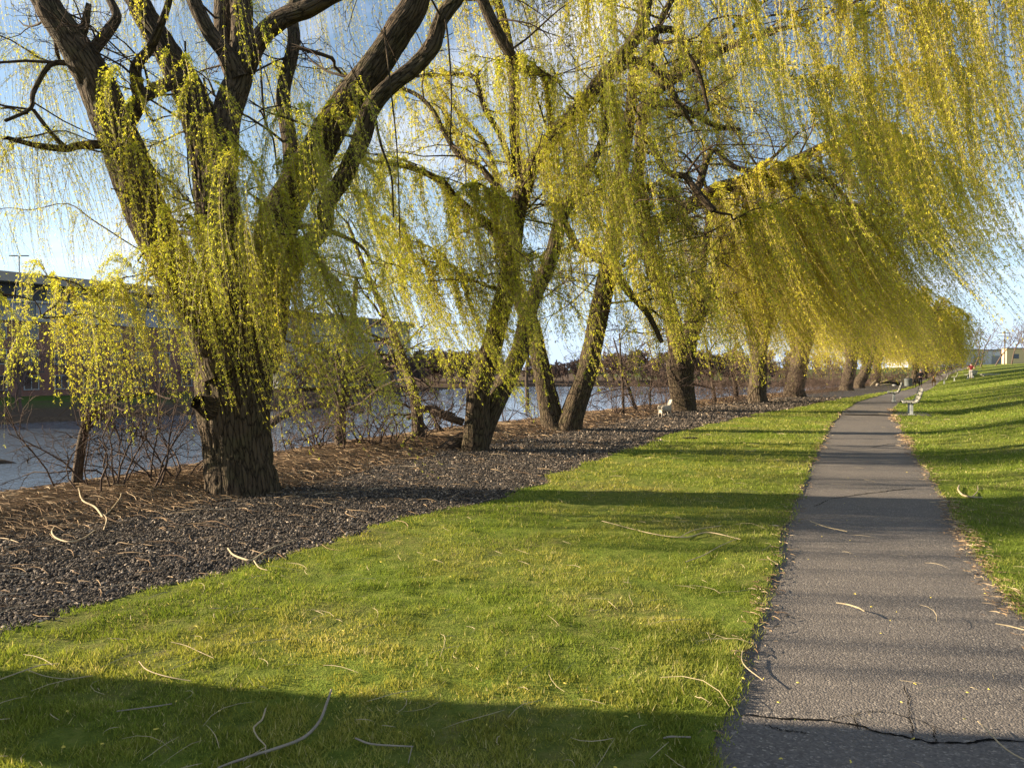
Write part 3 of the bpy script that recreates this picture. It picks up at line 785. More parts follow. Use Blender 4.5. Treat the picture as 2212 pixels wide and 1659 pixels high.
        if s.LV:
            lv = np.concatenate(s.LV); la = np.concatenate(s.LA); sv = np.concatenate(s.SV)
            n = len(lv); ns = len(sv); K = sv.shape[1] // 3
            FL = np.arange(4 * n).reshape(-1, 4)
            k = (np.arange(K - 1) * 3)[:, None]; j = np.arange(3)[None]; jn = (j + 1) % 3
            pat = np.stack([k + j, k + jn, k + 3 + jn, k + 3 + j], -1).reshape(-1, 4)
            FS = (pat[None] + (np.arange(ns) * K * 3)[:, None, None]).reshape(-1, 4) + 4 * n
            V = np.concatenate([lv.reshape(-1, 3), sv.reshape(-1, 3)])
            z = np.zeros(ns * K * 3)
            mi = np.concatenate([np.zeros(n, np.int32), np.ones(len(FS), np.int32)])
            o = np_mesh('foliage', V, np.concatenate([FL, FS]), [M['leaf'], M['stem']], root,
                    {'rnd': np.concatenate([np.repeat(la[:, 0], 4), z + .5]), 'tint': np.concatenate([np.repeat(la[:, 1], 4), z])}, mati=mi, loc=b)
            o.location = (0, 0, 0)
            s.count = n + len(FS)
        return root

def trunk_from(pl, d0, d1, base_drop=.25, **kw):
    n = len(pl); pts = []; rr = []
    for i, (x, y, w) in enumerate(pl):
        d = d0 + (d1 - d0) * i / (n - 1); pts.append(P(x, y, d)); rr.append(w / 2 * d / F2)
    pts[0][2] -= base_drop
    return np.array(pts), np.array(rr)

# ---- the massive near willow
def willow_near():
    g = G(524, 1072); d = g[1] + .35
    t = Tree((g[0], d, g[2]), 101, .030, .0017); t.dens = 60
    p, r = trunk_from([(524, 1086, 160), (520, 1040, 157), (514, 980, 153), (508, 905, 158), (508, 830, 166), (512, 750, 152), (504, 655, 122), (490, 560, 106), (468, 440, 94), (450, 330, 86), (421, 230, 78), (370, 130, 64), (322, 50, 55), (280, -25, 50)], d, d + .6)
    t.note(p, r)
    t.trunk = tube(p, r, 150, .022, .06, 7, .030, 22, flare=.12)
    K = dict(n=44, res=.035, ridge=.017, nr=13)
    t.limb([(495, 800, 120), (462, 735, 104), (430, 670, 98), (385, 590, 94), (342, 510, 92), (300, 415, 92), (270, 330, 90), (236, 250, 82), (196, 160, 76), (150, 85, 66), (112, 30, 60), (80, -25, 56)], d - .1, d - .9, ext=5, **K)
    t.limb([(540, 790, 120), (565, 690, 112), (577, 600, 104), (598, 500, 92), (626, 428, 84), (680, 338, 76), (738, 240, 72), (800, 158, 70), (858, 70, 66), (905, -20, 60)], d + .1, d - .6, ext=5, **K)
    t.limb([(470, 400, 70), (482, 330, 66), (492, 240, 64), (516, 160, 58), (523, 80, 50), (516, -25, 46)], d + .25, d + .9, ext=5, **K)
    t.limb([(598, 625, 50), (648, 548, 46), (700, 492, 40), (706, 440, 38), (745, 380, 40), (780, 300, 42), (800, 235, 42), (845, 182, 40), (895, 145, 38), (935, 98, 38), (955, 40, 36), (1000, -20, 34)], d - .25, d - .9, ext=4, **K)
    K = dict(n=20, res=.05, ridge=.008, nr=9)
    t.limb([(515, 170, 44), (490, 118, 38), (450, 66, 36), (410, -25, 32)], d + .5, d + .3, ext=3, **K)
    t.limb([(512, 190, 40), (485, 95, 38), (478, -25, 34)], d + .7, d + 1.2, ext=3, **K)
    t.limb([(528, 150, 46), (560, 85, 42), (610, 40, 40), (662, 20, 38), (730, -15, 34)], d + .6, d + .2, ext=3, **K)
    t.limb([(612, 450, 40), (627, 390, 36), (628, 320, 34), (612, 210, 32), (634, 100, 30), (632, 40, 28), (640, -30, 26)], d + .3, d + 1.4, ext=3, **K)
    t.limb([(262, 290, 40), (300, 218, 32), (297, 190, 28), (293, 145, 25), (322, 108, 22), (336, 80, 18)], d - .4, d - .8, ext=2, **K)
    t.limb([(300, 214, 28), (345, 190, 30), (392, 170, 28)], d - .5, d + .1, **K)
    K = dict(n=9, res=.06, ridge=.0)
    t.limb([(185, 142, 14), (122, 136, 12), (98, 152, 11), (71, 203, 10), (66, 235, 8), (10, 262, 7)], d - .7, d - 1.2, **K)
    t.limb([(240, 312, 20), (170, 315, 17), (142, 322, 16), (85, 316, 14), (50, 308, 11), (15, 298, 9)], d - .6, d - 1.4, **K)
    t.limb([(142, 320, 11), (110, 288, 9), (72, 238, 8)], d - .9, d - 1.0, **K)
    t.limb([(158, 110, 26), (180, 66, 20), (187, 36, 16), (192, 8, 11)], d - .7, d - .8, **K)
    t.limb([(178, 135, 30), (212, 95, 26), (238, 62, 24), (252, 33, 20), (232, -10, 16)], d - .7, d - .4, **K)
    t.limb([(478, 872, 66), (450, 880, 58), (427, 868, 40)], d - .1, d - .38, n=18, res=.03, ridge=.02)
    for pl, a, b in [([(395, 572, 8.4), (341, 586, 6.6), (304, 609, 5.4), (253, 636, 4.2), (203, 643, 3.0)], d - .3, d - 1.0), ([(560, 110, 5.4), (572, 260, 4.8), (590, 300, 4.2), (600, 380, 3.0)], d - .6, d - .8), ([(640, 470, 4.8), (700, 590, 4.2), (742, 690, 3.6)], d - .4, d - 1.3),
                     ([(400, 90, 4.2), (405, 260, 3.6), (415, 420, 3.0), (490, 620, 2.4)], d - .9, d - 1.2), ([(830, 60, 5.4), (845, 200, 3.6), (858, 330, 3.0), (864, 520, 2.4)], d - .8, d - 1.0), ([(960, 30, 5.4), (968, 90, 4.2), (975, 200, 3.6), (972, 330, 2.4)], d - .9, d - 1.2),
                     ([(440, 170, 4.8), (462, 300, 4.2), (490, 480, 3.6), (530, 640, 3.0)], d - .9, d - 1.2), ([(805, 230, 7.2), (822, 310, 5.4), (845, 380, 4.2), (850, 470, 3.0)], d - .8, d - 1.1)]:
        t.limb(pl, a, b, n=7, res=.1, ridge=0)
    c = t.curtain
    # thin far-side withies against the sky
    c(-160, -60, 250, -90, d + 3, d + 3.5, 330, 380, 175, .14, 0.33, br=.02, clump=.55, dens=30)
    c(-200, 100, 130, 130, d + .4, d + .2, 420, 470, 202, .14, 0.33, br=.014, clump=.55, dens=30)
    c(-140, 250, 60, 240, d - 1.1, d - .9, 470, 500, 148, .12, 0.27, br=.012, clump=.55, dens=30)
    c(15, 300, 220, 312, d - 1.3, d - .7, 520, 600, 148, .16, 0.24, br=.012, clump=.55, dens=30)
    c(190, -60, 520, -60, d + 3, d + 3.4, 300, 420, 202, .14, 0.27, clump=.55, dens=30)
    c(300, 300, 460, 380, d + 2.2, d + 2, 560, 620, 121, .2, 0.21, br=.012, clump=.55, dens=30)
    c(500, -60, 900, -90, d + 3, d + 3.5, 300, 380, 256, .16, 0.3, clump=.55, dens=30)
    c(560, 140, 770, 180, d + 2.2, d + 2.0, 520, 600, 175, .2, 0.24, br=.014, clump=.55, dens=30)
    c(-60, 470, 300, 520, d + 3, d + 2, 660, 690, 121, .2, 0.24, br=.012, clump=.55, dens=30)
    # long withies falling past the limbs
    k = dict(br=.010, spread=.32, dj=.45, jl=.2, clump=.9)
    c(300, -60, 560, -60, d - 1.6, d - 1.5, 200, 420, 40, .14, .2, **k)
    c(245, 150, 330, 260, d - 1.0, d - 1.0, 610, 690, 80, .24, .2, **k)
    c(290, 330, 390, 430, d - 1.1, d - 1.0, 700, 800, 90, .22, .3, **k)
    c(360, 120, 470, 200, d - 1.2, d - 1.2, 520, 700, 46, .16, .15, **k)
    c(430, 250, 540, 330, d - 1.2, d - 1.2, 740, 850, 74, .20, .12, **k)
    c(520, 330, 600, 420, d - 1.1, d - 1.1, 780, 860, 70, .22, .12, **k)
    c(560, 240, 680, 250, d - .8, d - .9, 560, 700, 74, .16, .1, **k)
    c(600, 360, 700, 330, d - .7, d - .9, 700, 770, 120, .22, .12, **k)
    c(690, 260, 800, 160, d - .8, d - .9, 520, 560, 90, .2, .2, **k)
    c(700, 420, 790, 320, d - .5, d - .6, 700, 700, 80, .26, .15, **k)
    # the skirts low on the left, over the trunk and to its right
    k = dict(spread=.42, dj=.5, jl=.26, br=.012)
    c(85, 600, 210, 640, d - 1.4, d - 1.1, 960, 900, 130, .06, .25, **k)
    c(90, 690, 250, 700, d - 1.5, d - 1.3, 980, 900, 80, .05, .22, **k)
    c(200, 640, 320, 590, d - 1.1, d - .9, 860, 940, 150, .12, .28, **k)
    c(300, 560, 420, 520, d - 1.0, d - .8, 880, 1000, 170, .14, .22, **k)
    c(380, 480, 500, 520, d - 1.1, d - 1.0, 800, 830, 130, .18, .15, **k)
    c(480, 480, 600, 540, d - 1.1, d - 1.0, 820, 880, 120, .25, .15, **k)
    c(540, 420, 640, 520, d - 1.2, d - 1.1, 840, 900, 120, .40, .35, **k)
    c(600, 500, 700, 560, d - 1.3, d - 1.2, 960, 1010, 170, .42, .25, **k)
    c(650, 560, 760, 640, d - 1.0, d - .6, 860, 930, 150, .36, .15, **k)
    c(690, 400, 800, 330, d + .4, d + .4, 720, 740, 90, .3, .25, **k)
    c(800, 560, 900, 600, d + 2.0, d + 2.0, 880, 900, 60, .4, .2, **k)
    c(-70, 620, 10, 640, d - 2.4, d - 2.3, 790, 850, 44, .25, .3, br=.01, spread=.16)
    # boughs reaching out over the path
    c(1480, -70, 1760, -90, d - 1.0, d - 1.4, 230, 400, 70, .2, .7, spread=.3, jl=.22, ll=.034, dens=52)
    c(1640, -60, 1780, -60, d - 1.6, d - 1.7, 190, 260, 40, .45, .85, spread=.15, ll=.034, dens=52)
    c(1720, -70, 2010, -90, d - 1.2, d - 1.6, 330, 480, 190, .24, .7, spread=.35, jl=.2, ll=.034, dens=52)
    c(1900, -80, 2240, -120, d - 1.4, d - 1.9, 420, 560, 230, .27, .65, spread=.35, jl=.2, ll=.034, dens=52)
    c(1980, -60, 2330, -140, d - .6, d - .9, 470, 600, 230, .27, .7, spread=.35, jl=.18, ll=.034, dens=52)
    c(2080, -60, 2380, -120, d + .4, d + .1, 480, 560, 170, .25, .6, spread=.35, jl=.18, ll=.034, dens=52)
    t.twiggery(70, 1.5, .020, 2.6, (3, 4, 2), -.05, .0022)
    return t.build('massive willow with deeply furrowed thick trunk, broken stub and heavy spreading dark limbs')
T1 = willow_near()

# ---- slender two-stemmed willow behind it
def willow_two_stem():
    g = G(1025, 975); d = g[1] + .25
    t = Tree((g[0], d, g[2]), 102, .056, .0026); t.dens = 32
    p, r = trunk_from([(1025, 990, 78), (1025, 960, 70), (1030, 900, 64), (1036, 830, 60), (1058, 762, 56), (1082, 670, 54), (1100, 595, 52), (1108, 510, 48), (1124, 432, 46), (1152, 358, 44), (1200, 290, 42), (1251, 238, 40), (1300, 170, 38), (1340, 125, 36), (1382, 66, 34), (1398, -10, 32)], d, d - .8)
    r = r * .86; t.note(p, r); t.trunk = tube(p, r, 64, .05, .07, 9, .014, 15, flare=.5)
    K = dict(n=24, res=.07, ridge=.010)
    t.limb([(1034, 960, 48), (1058, 897, 44), (1098, 812, 42), (1126, 745, 40), (1143, 670, 38), (1162, 622, 36), (1190, 560, 34), (1216, 458, 32), (1244, 425, 28), (1268, 372, 24)], d + .1, d + .6, ext=4, **K)
    K = dict(n=10, res=.1, ridge=0)
    t.limb([(1390, 20, 26), (1400, -40, 22)], d - .8, d - .9, ext=4, **K)
    t.limb([(1099, 524, 22), (1025, 463, 17), (980, 422, 15), (947, 389, 14), (896, 365, 13), (845, 355, 11), (811, 352, 9), (770, 330, 7)], d - .3, d - 1.4, **K)
    t.limb([(1105, 450, 16), (1041, 365, 13), (994, 338, 12), (960, 287, 11), (933, 237, 10), (896, 203, 9), (845, 186, 7)], d - .2, d + .8, **K)
    t.limb([(1110, 380, 15), (1082, 294, 13), (1048, 237, 11), (1025, 169, 10), (981, 162, 8), (896, 166, 6)], d, d + 1.4, **K)
    t.limb([(1360, 95, 20), (1420, 66, 17), (1460, 70, 15), (1480, 110, 12), (1510, 160, 10), (1530, 240, 7)], d - .7, d - 1.2, **K)
    t.limb([(1345, 130, 18), (1390, 135, 16), (1430, 165, 14), (1470, 230, 12), (1495, 270, 9)], d - .7, d - .3, **K)
    t.limb([(1195, 300, 15), (1185, 230, 13), (1172, 165, 11), (1123, 145, 20), (1099, 112, 24), (1065, 51, 26), (1036, -15, 24)], d - .4, d - 1.2, **K)
    t.limb([(1130, 430, 26), (1112, 300, 24), (1110, 180, 24), (1090, 60, 22), (1075, -20, 18)], d + .1, d + .8, ext=4, **K)
    t.limb([(1200, 290, 18), (1260, 215, 16), (1330, 160, 13)], d - .2, d + .9, ext=2, **K)
    c = t.curtain
    c(740, 330, 900, 362, d - 1.4, d - 1.0, 600, 720, 130, .42, 0.22, br=.014, spread=.6, jl=.24)
    c(700, 420, 880, 470, d - 1.8, d - 1.2, 640, 760, 80, .4, 0.22, br=.012, spread=.6, jl=.26)
    c(900, 362, 1030, 468, d - 1.0, d - .5, 830, 870, 200, .40, 0.27, spread=.6, jl=.24)
    c(880, 560, 1010, 600, d - .9, d - .5, 850, 880, 170, .46, 0.3, spread=.4)
    c(800, 480, 960, 560, d - .6, d - .5, 720, 860, 170, .50, 0.29, spread=.35, br=.014)
    c(840, 190, 1045, 360, d + .8, d, 430, 560, 210, .28, 0.36, br=.015, spread=.7, jl=.24)
    c(880, 160, 1040, 172, d + 1.4, d + 1.0, 330, 380, 160, .24, 0.43, br=.015)
    c(1010, 400, 1110, 440, d - .9, d - .8, 790, 840, 230, .12, 0.16, spread=.25)
    c(930, -60, 1260, -80, d + .6, d + .2, 260, 330, 300, .2, 0.43)
    c(1040, 120, 1210, 170, d - 1.0, d - 1.0, 470, 560, 200, .16, 0.25)
    c(1160, 330, 1330, 190, d - 1.2, d - 1.6, 520, 620, 240, .14, 0.29)
    c(1250, -60, 1400, -80, d - 2.2, d - 2.3, 330, 480, 140, .12, 0.4, spread=.3)
    c(1120, 560, 1200, 540, d - .6, d - .5, 720, 770, 90, .25, 0.14, br=.012)
    c(1180, 440, 1300, 370, d + .6, d + .6, 640, 700, 160, .2, 0.29, br=.012)
    c(1400, -60, 1650, -90, d - 1.5, d - 2.0, 250, 420, 120, .25, 0.43, spread=.4)
    c(1440, 90, 1700, 40, d - 1.3, d - 1.6, 330, 330, 50, .3, 0.43, spread=.4)
    c(1600, 60, 1900, 20, d - 1.5, d - 2.0, 330, 520, 60, .36, 0.54, spread=.45)
    c(1800, 40, 2080, 20, d - 1.6, d - 2.2, 500, 620, 190, .40, 0.54, spread=.45)
    c(1950, 150, 2120, 160, d - 1.8, d - 2.0, 540, 600, 120, .42, 0.5, spread=.4)
    t.twiggery(80, 1.9, .022, 2.8, (4, 4), -.03, .0032)
    return t.build('slender willow splitting at its foot into two crossing stems, decayed root beside it')
willow_two_stem()

# ---- wide V willow
def willow_vee():
    g = G(1220, 930); d = g[1] + .3
    t = Tree((g[0], d, g[2]), 103, .075, .0036); t.dens = 23
    p, r = trunk_from([(1228, 942, 74), (1232, 915, 66), (1246, 868, 58), (1270, 795, 54), (1288, 711, 52), (1305, 626, 52), (1319, 559, 48), (1326, 500, 44), (1332, 430, 40), (1345, 350, 36), (1360, 250, 30), (1370, 150, 26)], d, d)
    r = r * .86; t.note(p, r); t.trunk = tube(p, r, 56, .06, .06, 19, .016, 13, flare=.35)
    K = dict(n=26, res=.08, ridge=.012)
    t.limb([(1205, 940, 62), (1194, 915, 54), (1178, 835, 44), (1162, 762, 40), (1150, 711, 38), (1126, 650, 36), (1109, 603, 34), (1085, 540, 28), (1070, 470, 22)], d + .1, d + .7, ext=4, **K)
    K = dict(n=10, res=.12, ridge=0)
    t.limb([(1318, 570, 26), (1280, 550, 22), (1245, 530, 18), (1215, 470, 14), (1190, 420, 10)], d, d + .8, **K)
    t.limb([(1330, 460, 30), (1375, 380, 27), (1386, 270, 25), (1390, 235, 24), (1420, 196, 22), (1489, 152, 20), (1560, 110, 14)], d, d - .8, ext=3, **K)
    t.limb([(1322, 560, 24), (1350, 620, 18), (1400, 680, 13), (1430, 740, 9)], d, d - .4, **K)
    t.limb([(1372, 170, 20), (1410, 90, 16), (1440, 20, 14), (1480, -40, 12)], d, d - .5, ext=3, **K)
    t.limb([(1400, 225, 16), (1470, 230, 14), (1540, 270, 12), (1600, 280, 9)], d - .4, d - 1.0, **K)
    t.limb([(1480, 380, 15), (1502, 409, 15), (1542, 456, 16)], d - 1.2, d - 1.6, **K)
    t.limb([(1400, 300, 16), (1440, 370, 14), (1480, 380, 13)], d - .5, d - 1.2, **K)
    c = t.curtain
    c(1080, 380, 1240, 300, d + .6, d + .2, 520, 540, 200, .22, 0.39)
    c(1230, 210, 1420, 200, d - 1.0, d - .8, 600, 660, 170, .10, 0.27, spread=.45)
    c(1250, 420, 1380, 400, d - .8, d - .6, 640, 740, 170, .16, 0.27, spread=.35)
    c(1150, 560, 1330, 520, d - .2, d - .6, 760, 830, 130, .28, 0.2)
    c(1330, 400, 1470, 420, d - .8, d - .6, 700, 800, 200, .26, 0.31, spread=.4)
    c(1380, 560, 1500, 600, d - .2, d + .4, 790, 830, 170, .3, 0.31)
    c(1330, 130, 1560, 100, d - .6, d - 1.0, 380, 400, 150, .2, 0.43, spread=.5)
    c(1480, 200, 1760, 150, d - 1.0, d - 1.4, 350, 360, 110, .34, 0.55, spread=.5)
    c(1580, 470, 1800, 440, d - 1.2, d - 1.5, 690, 720, 170, .42, 0.58, spread=.5)
    c(1700, 180, 1980, 190, d - 1.4, d - 1.8, 560, 640, 230, .46, 0.58, spread=.5)
    c(1250, -60, 1560, -80, d + .6, d, 240, 330, 280, .2, 0.47, spread=.5)
    c(1880, 330, 2080, 360, d - .4, d - .8, 560, 620, 190, .5, 0.47, spread=.5)
    t.twiggery(90, 2.4, .03, 3.0, (4, 4, 2), -.02, .0045)
    return t.build('willow of two thick trunks opening in a wide V from the ground')
willow_vee()

# ---- stout willow with the white chair at its foot
def willow_chair():
    g = G(1478, 889); d = g[1] + .45
    t = Tree((g[0], d, g[2]), 104, .10, .005); t.dens = 16
    p, r = trunk_from([(1479, 900, 60), (1477, 870, 54), (1472, 830, 54), (1468, 790, 58), (1464, 750, 44), (1452, 690, 36), (1438, 640, 34), (1414, 590, 34), (1398, 530, 32), (1410, 485, 30), (1440, 470, 30), (1470, 455, 32), (1552, 408, 31), (1620, 394, 29), (1671, 374, 27), (1722, 344, 23)], d, d - 1.5)
    t.note(p, r); t.trunk = tube(p, r, 48, .08, .07, 29, .020, 12, flare=.4)
    K = dict(n=20, res=.12, ridge=.012)
    t.limb([(1480, 800, 40), (1492, 735, 30), (1508, 690, 28), (1534, 620, 26), (1560, 565, 24), (1585, 520, 20), (1610, 450, 16)], d, d + .5, ext=4, **K)
    t.limb([(1474, 790, 36), (1490, 700, 24), (1500, 640, 22), (1520, 560, 18), (1530, 480, 15)], d + .2, d + 1.2, ext=4, **K)
    K = dict(n=9, res=.15, ridge=0)
    t.limb([(1398, 530, 26), (1388, 440, 24), (1378, 340, 22), (1400, 230, 20), (1450, 160, 18), (1520, 110, 14)], d - .6, d + .4, ext=4, **K)
    t.limb([(1500, 436, 18), (1536, 328, 14), (1570, 350, 12), (1596, 365, 12), (1640, 370, 10)], d - .8, d - 1.6, **K)
    t.limb([(1620, 394, 14), (1680, 400, 10), (1760, 380, 9), (1800, 400, 8), (1840, 440, 6)], d - 1.2, d - 1.8, **K)
    t.limb([(1722, 344, 18), (1790, 310, 14), (1860, 300, 11), (1940, 290, 8)], d - 1.5, d - 2.2, **K)
    t.limb([(1440, 250, 12), (1500, 240, 10), (1580, 210, 8)], d, d - 1, **K)
    c = t.curtain
    c(1400, 490, 1560, 410, d - 1.4, d - 1.6, 690, 760, 130, .3, 0.38, spread=.6, dj=.8)
    c(1560, 410, 1730, 345, d - 1.6, d - 2.0, 760, 770, 330, .46, 0.64, spread=.6, dj=.8)
    c(1720, 350, 1960, 300, d - 2, d - 2.4, 730, 740, 360, .58, 0.68, spread=.6, dj=.8)
    c(1540, 560, 1760, 520, d - .6, d - 1, 770, 800, 230, .42, 0.51, spread=.6, dj=.8)
    c(1360, 590, 1460, 640, d - .5, d - .4, 780, 860, 120, .2, 0.34, spread=.4)
    c(1500, 620, 1600, 640, d + .4, d + .2, 800, 820, 160, .3, 0.3, spread=.4)
    c(1390, 300, 1600, 250, d + .4, d, 500, 560, 70, .3, 0.51, spread=.7, dj=.8)
    c(1500, 100, 1850, 120, d - .4, d - 1, 380, 500, 130, .34, 0.55, spread=.7, dj=.8)
    c(1760, 250, 2000, 330, d - 1.6, d - 2, 560, 640, 320, .55, 0.64, spread=.7, dj=.8)
    c(1640, 480, 1880, 460, d - 1.4, d - 2, 780, 780, 360, .6, 0.77, spread=.6, dj=.8)
    c(1820, 440, 2010, 470, d - .5, d - .8, 640, 690, 240, .5, 0.51, spread=.6, dj=.8)
    t.twiggery(110, 3.0, .045, 3.0, (5, 4, 2), -.02, .0065)
    return t.build('stout dark willow trunk with a white wicker chair standing at its foot')
willow_chair()

# ---- the rest of the row: grown, each with its own crown
def willow_grown(pxx, pyy, wpx, H, R, n, seed, label, leaf, lowz=1.0, tint=.7, lean=.3, nb=26, per=False, base=None, dens=None, ymax=None, split=2.2, extra=None):
    g = G(pxx, pyy) if base is None else np.array([base[0], base[1], float(zg(base[0], base[1]))])
    d = g[1]
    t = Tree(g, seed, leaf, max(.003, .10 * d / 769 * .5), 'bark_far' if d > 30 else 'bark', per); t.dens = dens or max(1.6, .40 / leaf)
    rng = t.rng; r0 = wpx / 2 * d / F2
    top = g + np.array([rng.normal(.15, .2), rng.normal(0, .2), split])
    p = np.array([g + (0, 0, -.3), g + (0, 0, .4), g + (top - g) * .6, top, top + np.array([.3, .2, 1.4])]); r = np.array([r0 * 1.12, r0, r0 * .92, r0 * .9, r0 * .5])
    t.note(p, r); t.trunk = tube(p, r, 36, .09, .08, seed, .025, 10, flare=.55)
    nl = 6
    for k in range(nl):
        a = k * 2 * math.pi / nl + rng.uniform(-.3, .3); h = H * rng.uniform(.62, .85) - split; o = R * rng.uniform(.3, .6)
        dirx = np.array([math.cos(a), math.sin(a), 0])
        q = [top - (0, 0, .5) + dirx * .05, top + dirx * o * .3 + (0, 0, h * .35), top + dirx * o * .62 + (0, 0, h * .72), top + dirx * o + (0, 0, h)]
        t.limb3(np.array(q), np.array([r0 * .5, r0 * .4, r0 * .3, r0 * .2]), 12, .2, .01, ext=1.5)
    per_b = max(12, n // nb)
    for k in range(nb):
        a = k * 2.39996 + rng.uniform(-.25, .25); rr = R * math.sqrt((k + .6) / nb) * rng.uniform(.85, 1.08)
        zt = g[2] + H * (1 - .42 * (rr / R) ** 1.7) * rng.uniform(.86, 1.0)
        q = np.array([g[0] + math.cos(a) * rr, g[1] + math.sin(a) * rr, zt])
        if ymax is not None and q[1] > ymax: q[1] = ymax - rng.random() * 1.5
        cpt, cr = t.connect(q, .012)
        e = q + np.array([math.cos(a) * R * .16, math.sin(a) * R * .16, -.5])
        bp = np.vstack([cpt, q, e]); t.boughs.append(tube(bp, np.concatenate([cr, [.014, .008]]), 5, .3, .1, k))
        m = per_b
        u = rng.random(m); tt = np.minimum(u * 1.3, 1)
        O = np.where((rng.random(m) < .35)[:, None], bp[-3] * (1 - u)[:, None] + q * u[:, None], q * (1 - u)[:, None] + e * u[:, None])
        zl = g[2] + lowz + (1 - min(rr / R, 1)) * H * .10 + rng.random(m) ** 1.6 * (H * .22)
        drop = np.maximum(O[:, 2] - zl, .8) * rng.uniform(.86, 1.0, m)
        T = O + np.stack([lean * drop * rng.normal(1, .25, m), rng.normal(0, .07, m) * drop, -drop], 1)
        nc = max(2, m // 9); ci = rng.integers(0, nc, m); J = rng.normal(0, 1, (nc, 3))[ci] * np.array([R * .11, R * .11, .3]) + rng.normal(0, R * .016, (m, 3))
        t.strands(O, J, T, np.clip(tint + rng.normal(0, .16) + rng.normal(0, .1, m), 0, 1), t.dens)
    if extra: extra(t, d)
    return t.build(label)
def ex5(t, d):
    c = t.curtain
    c(1520, 520, 1680, 500, d - 3.2, d - 3.2, 800, 800, 240, .40, .6, spread=.8, dj=1)
    c(1660, 470, 1860, 450, d - 3.2, d - 3.4, 790, 790, 380, .52, .9, spread=.8, dj=1)
    c(1560, 650, 1700, 620, d - 2.6, d - 2.8, 825, 815, 190, .30, .45, spread=.6, dj=.8)
def ex6(t, d):
    c = t.curtain
    c(1700, 560, 1900, 520, d - 3.4, d - 3.6, 810, 800, 330, .42, .8, spread=.9, dj=1)
    c(1820, 470, 2000, 500, d - 3, d - 3.4, 720, 740, 260, .5, .75, spread=.9, dj=1)
willow_grown(1636, 869, 40, 12.0, 5.2, 2600, 105, 'willow with a pale flared trunk standing alone between the chair willow and the farther row', .12, 1.5, .6, .32, extra=ex5)
willow_grown(1715, 857, 42, 12.5, 5.4, 2300, 106, 'broad-based willow trunk half hidden by hanging yellow withies, next after the flared one', .15, 1.5, .75, .32, extra=ex6)
willow_grown(1828, 843, 28, 13, 5.8, 2000, 107, 'far willow, left of the close pair of dark trunks above the gravel', .22, 1.5, .75, .3)
willow_grown(1856, 838, 24, 13, 5.8, 1900, 108, 'far willow, right of the close pair of dark trunks above the gravel', .25, 1.5, .8, .3)
willow_grown(1890, 832, 22, 13, 6.2, 1900, 109, 'distant willow with a short dark trunk just before the driftwood', .30, 1.2, .85, .28)
willow_grown(1975, 829, 16, 13, 6.5, 1800, 110, 'distant willow behind the man in black, its trunk beside the bin', .36, 1.2, .85, .25)
willow_grown(0, 0, 18, 12.5, 6.0, 1700, 111, 'distant rounded yellow willow near the end of the row', .40, 1.4, .9, .22, base=(62, 116))
willow_grown(0, 0, 18, 14.3, 4.8, 1300, 112, 'last willow of the row, its crown against the open sky', .44, 1.2, .7, .2, base=(76, 140))
# the willow beside the photographer: outside the picture but for its shadow on the lawn and a few withies
def willow_beside():
    base = np.array([-6.6, 4.17, float(zg(-6.6, 4.17))])
    t = Tree(base, 120, .035, .0024); t.dens = 30
    p = np.array([base + (0, 0, -.3), base + (0, 0, .5), base + (.02, -.03, 1.2), base + (.05, -.12, 2.0), base + (.3, .0, 3.6), base + (.4, .2, 6.0), base + (.6, .2, 8.5)]); r = np.array([.48, .43, .41, .42, .28, .2, .1])
    t.note(p, r); t.trunk = tube(p, r, 40, .08, .08, 77, .03, 14, flare=.15)
    for q, rr in (([(0, -.1, 1.5), (-.1, -.9, 2.5), (.1, -1.9, 4.0), (.4, -2.8, 6.5)], [.34, .30, .22, .12]), ([(-.1, 0, 1.6), (-1.2, -.2, 3.0), (-2.2, -.4, 5.5)], [.3, .22, .14])):
        t.limb3(np.array(q) + base, np.array(rr), 16, .12, .01, ext=2)
    rng = t.rng
    for k in range(8):
        q = base + np.array([rng.uniform(-2, 2.2), rng.uniform(-4.5, -1.0), rng.uniform(4.5, 7)])
        cpt, cr = t.connect(q, .012); e = q + np.array([.5, -.4, -.3]); t.boughs.append(tube(np.vstack([cpt, q, e]), np.concatenate([cr, [.014, .008]]), 5, .25, .1, k))
        m = 40; u = rng.random(m)[:, None]; O = q * (1 - u) + e * u; drop = rng.uniform(2, 4.5, m)
        T = O + np.stack([.2 * drop, 0 * drop, -drop], 1)
        t.strands(O, rng.normal(0, .35, (m, 3)), T, np.full(m, .3), t.dens)
    for (x, y, z, zl, m) in [(-6.9, 5.2, 4.2, 2.15, 40), (-6.2, 5.9, 4.6, 2.3, 34), (-7.2, 6.5, 4.4, 2.0, 40), (-6.6, 7.2, 4.8, 2.5, 40), (-7.4, 7.9, 4.6, 1.9, 46), (-6.0, 6.6, 5.2, 2.9, 34), (-7.6, 5.6, 4.0, 1.8, 26)]:
        q = np.array([x, y, z]); cpt, cr = t.connect(q, .016); e = q + np.array([.9, rng.normal(0, .12), -.15]); t.boughs.append(tube(np.vstack([cpt, q, e]), np.concatenate([cr, [.022, .012]]), 6, .2, .1, int(m)))
        u = rng.random(m)[:, None]; O = q * (1 - u) + e * u; drop = (z - zl) * rng.uniform(.6, 1.05, m)
        T = O + np.stack([.2 * drop, 0 * drop, -drop], 1)
        t.strands(O, rng.normal(0, 1, (m, 3)) * np.array([.3, .10, .15]), T, np.full(m, .3), t.dens)
    return t.build('willow standing beside the viewer whose trunk shadow lies across the near lawn')
willow_beside()

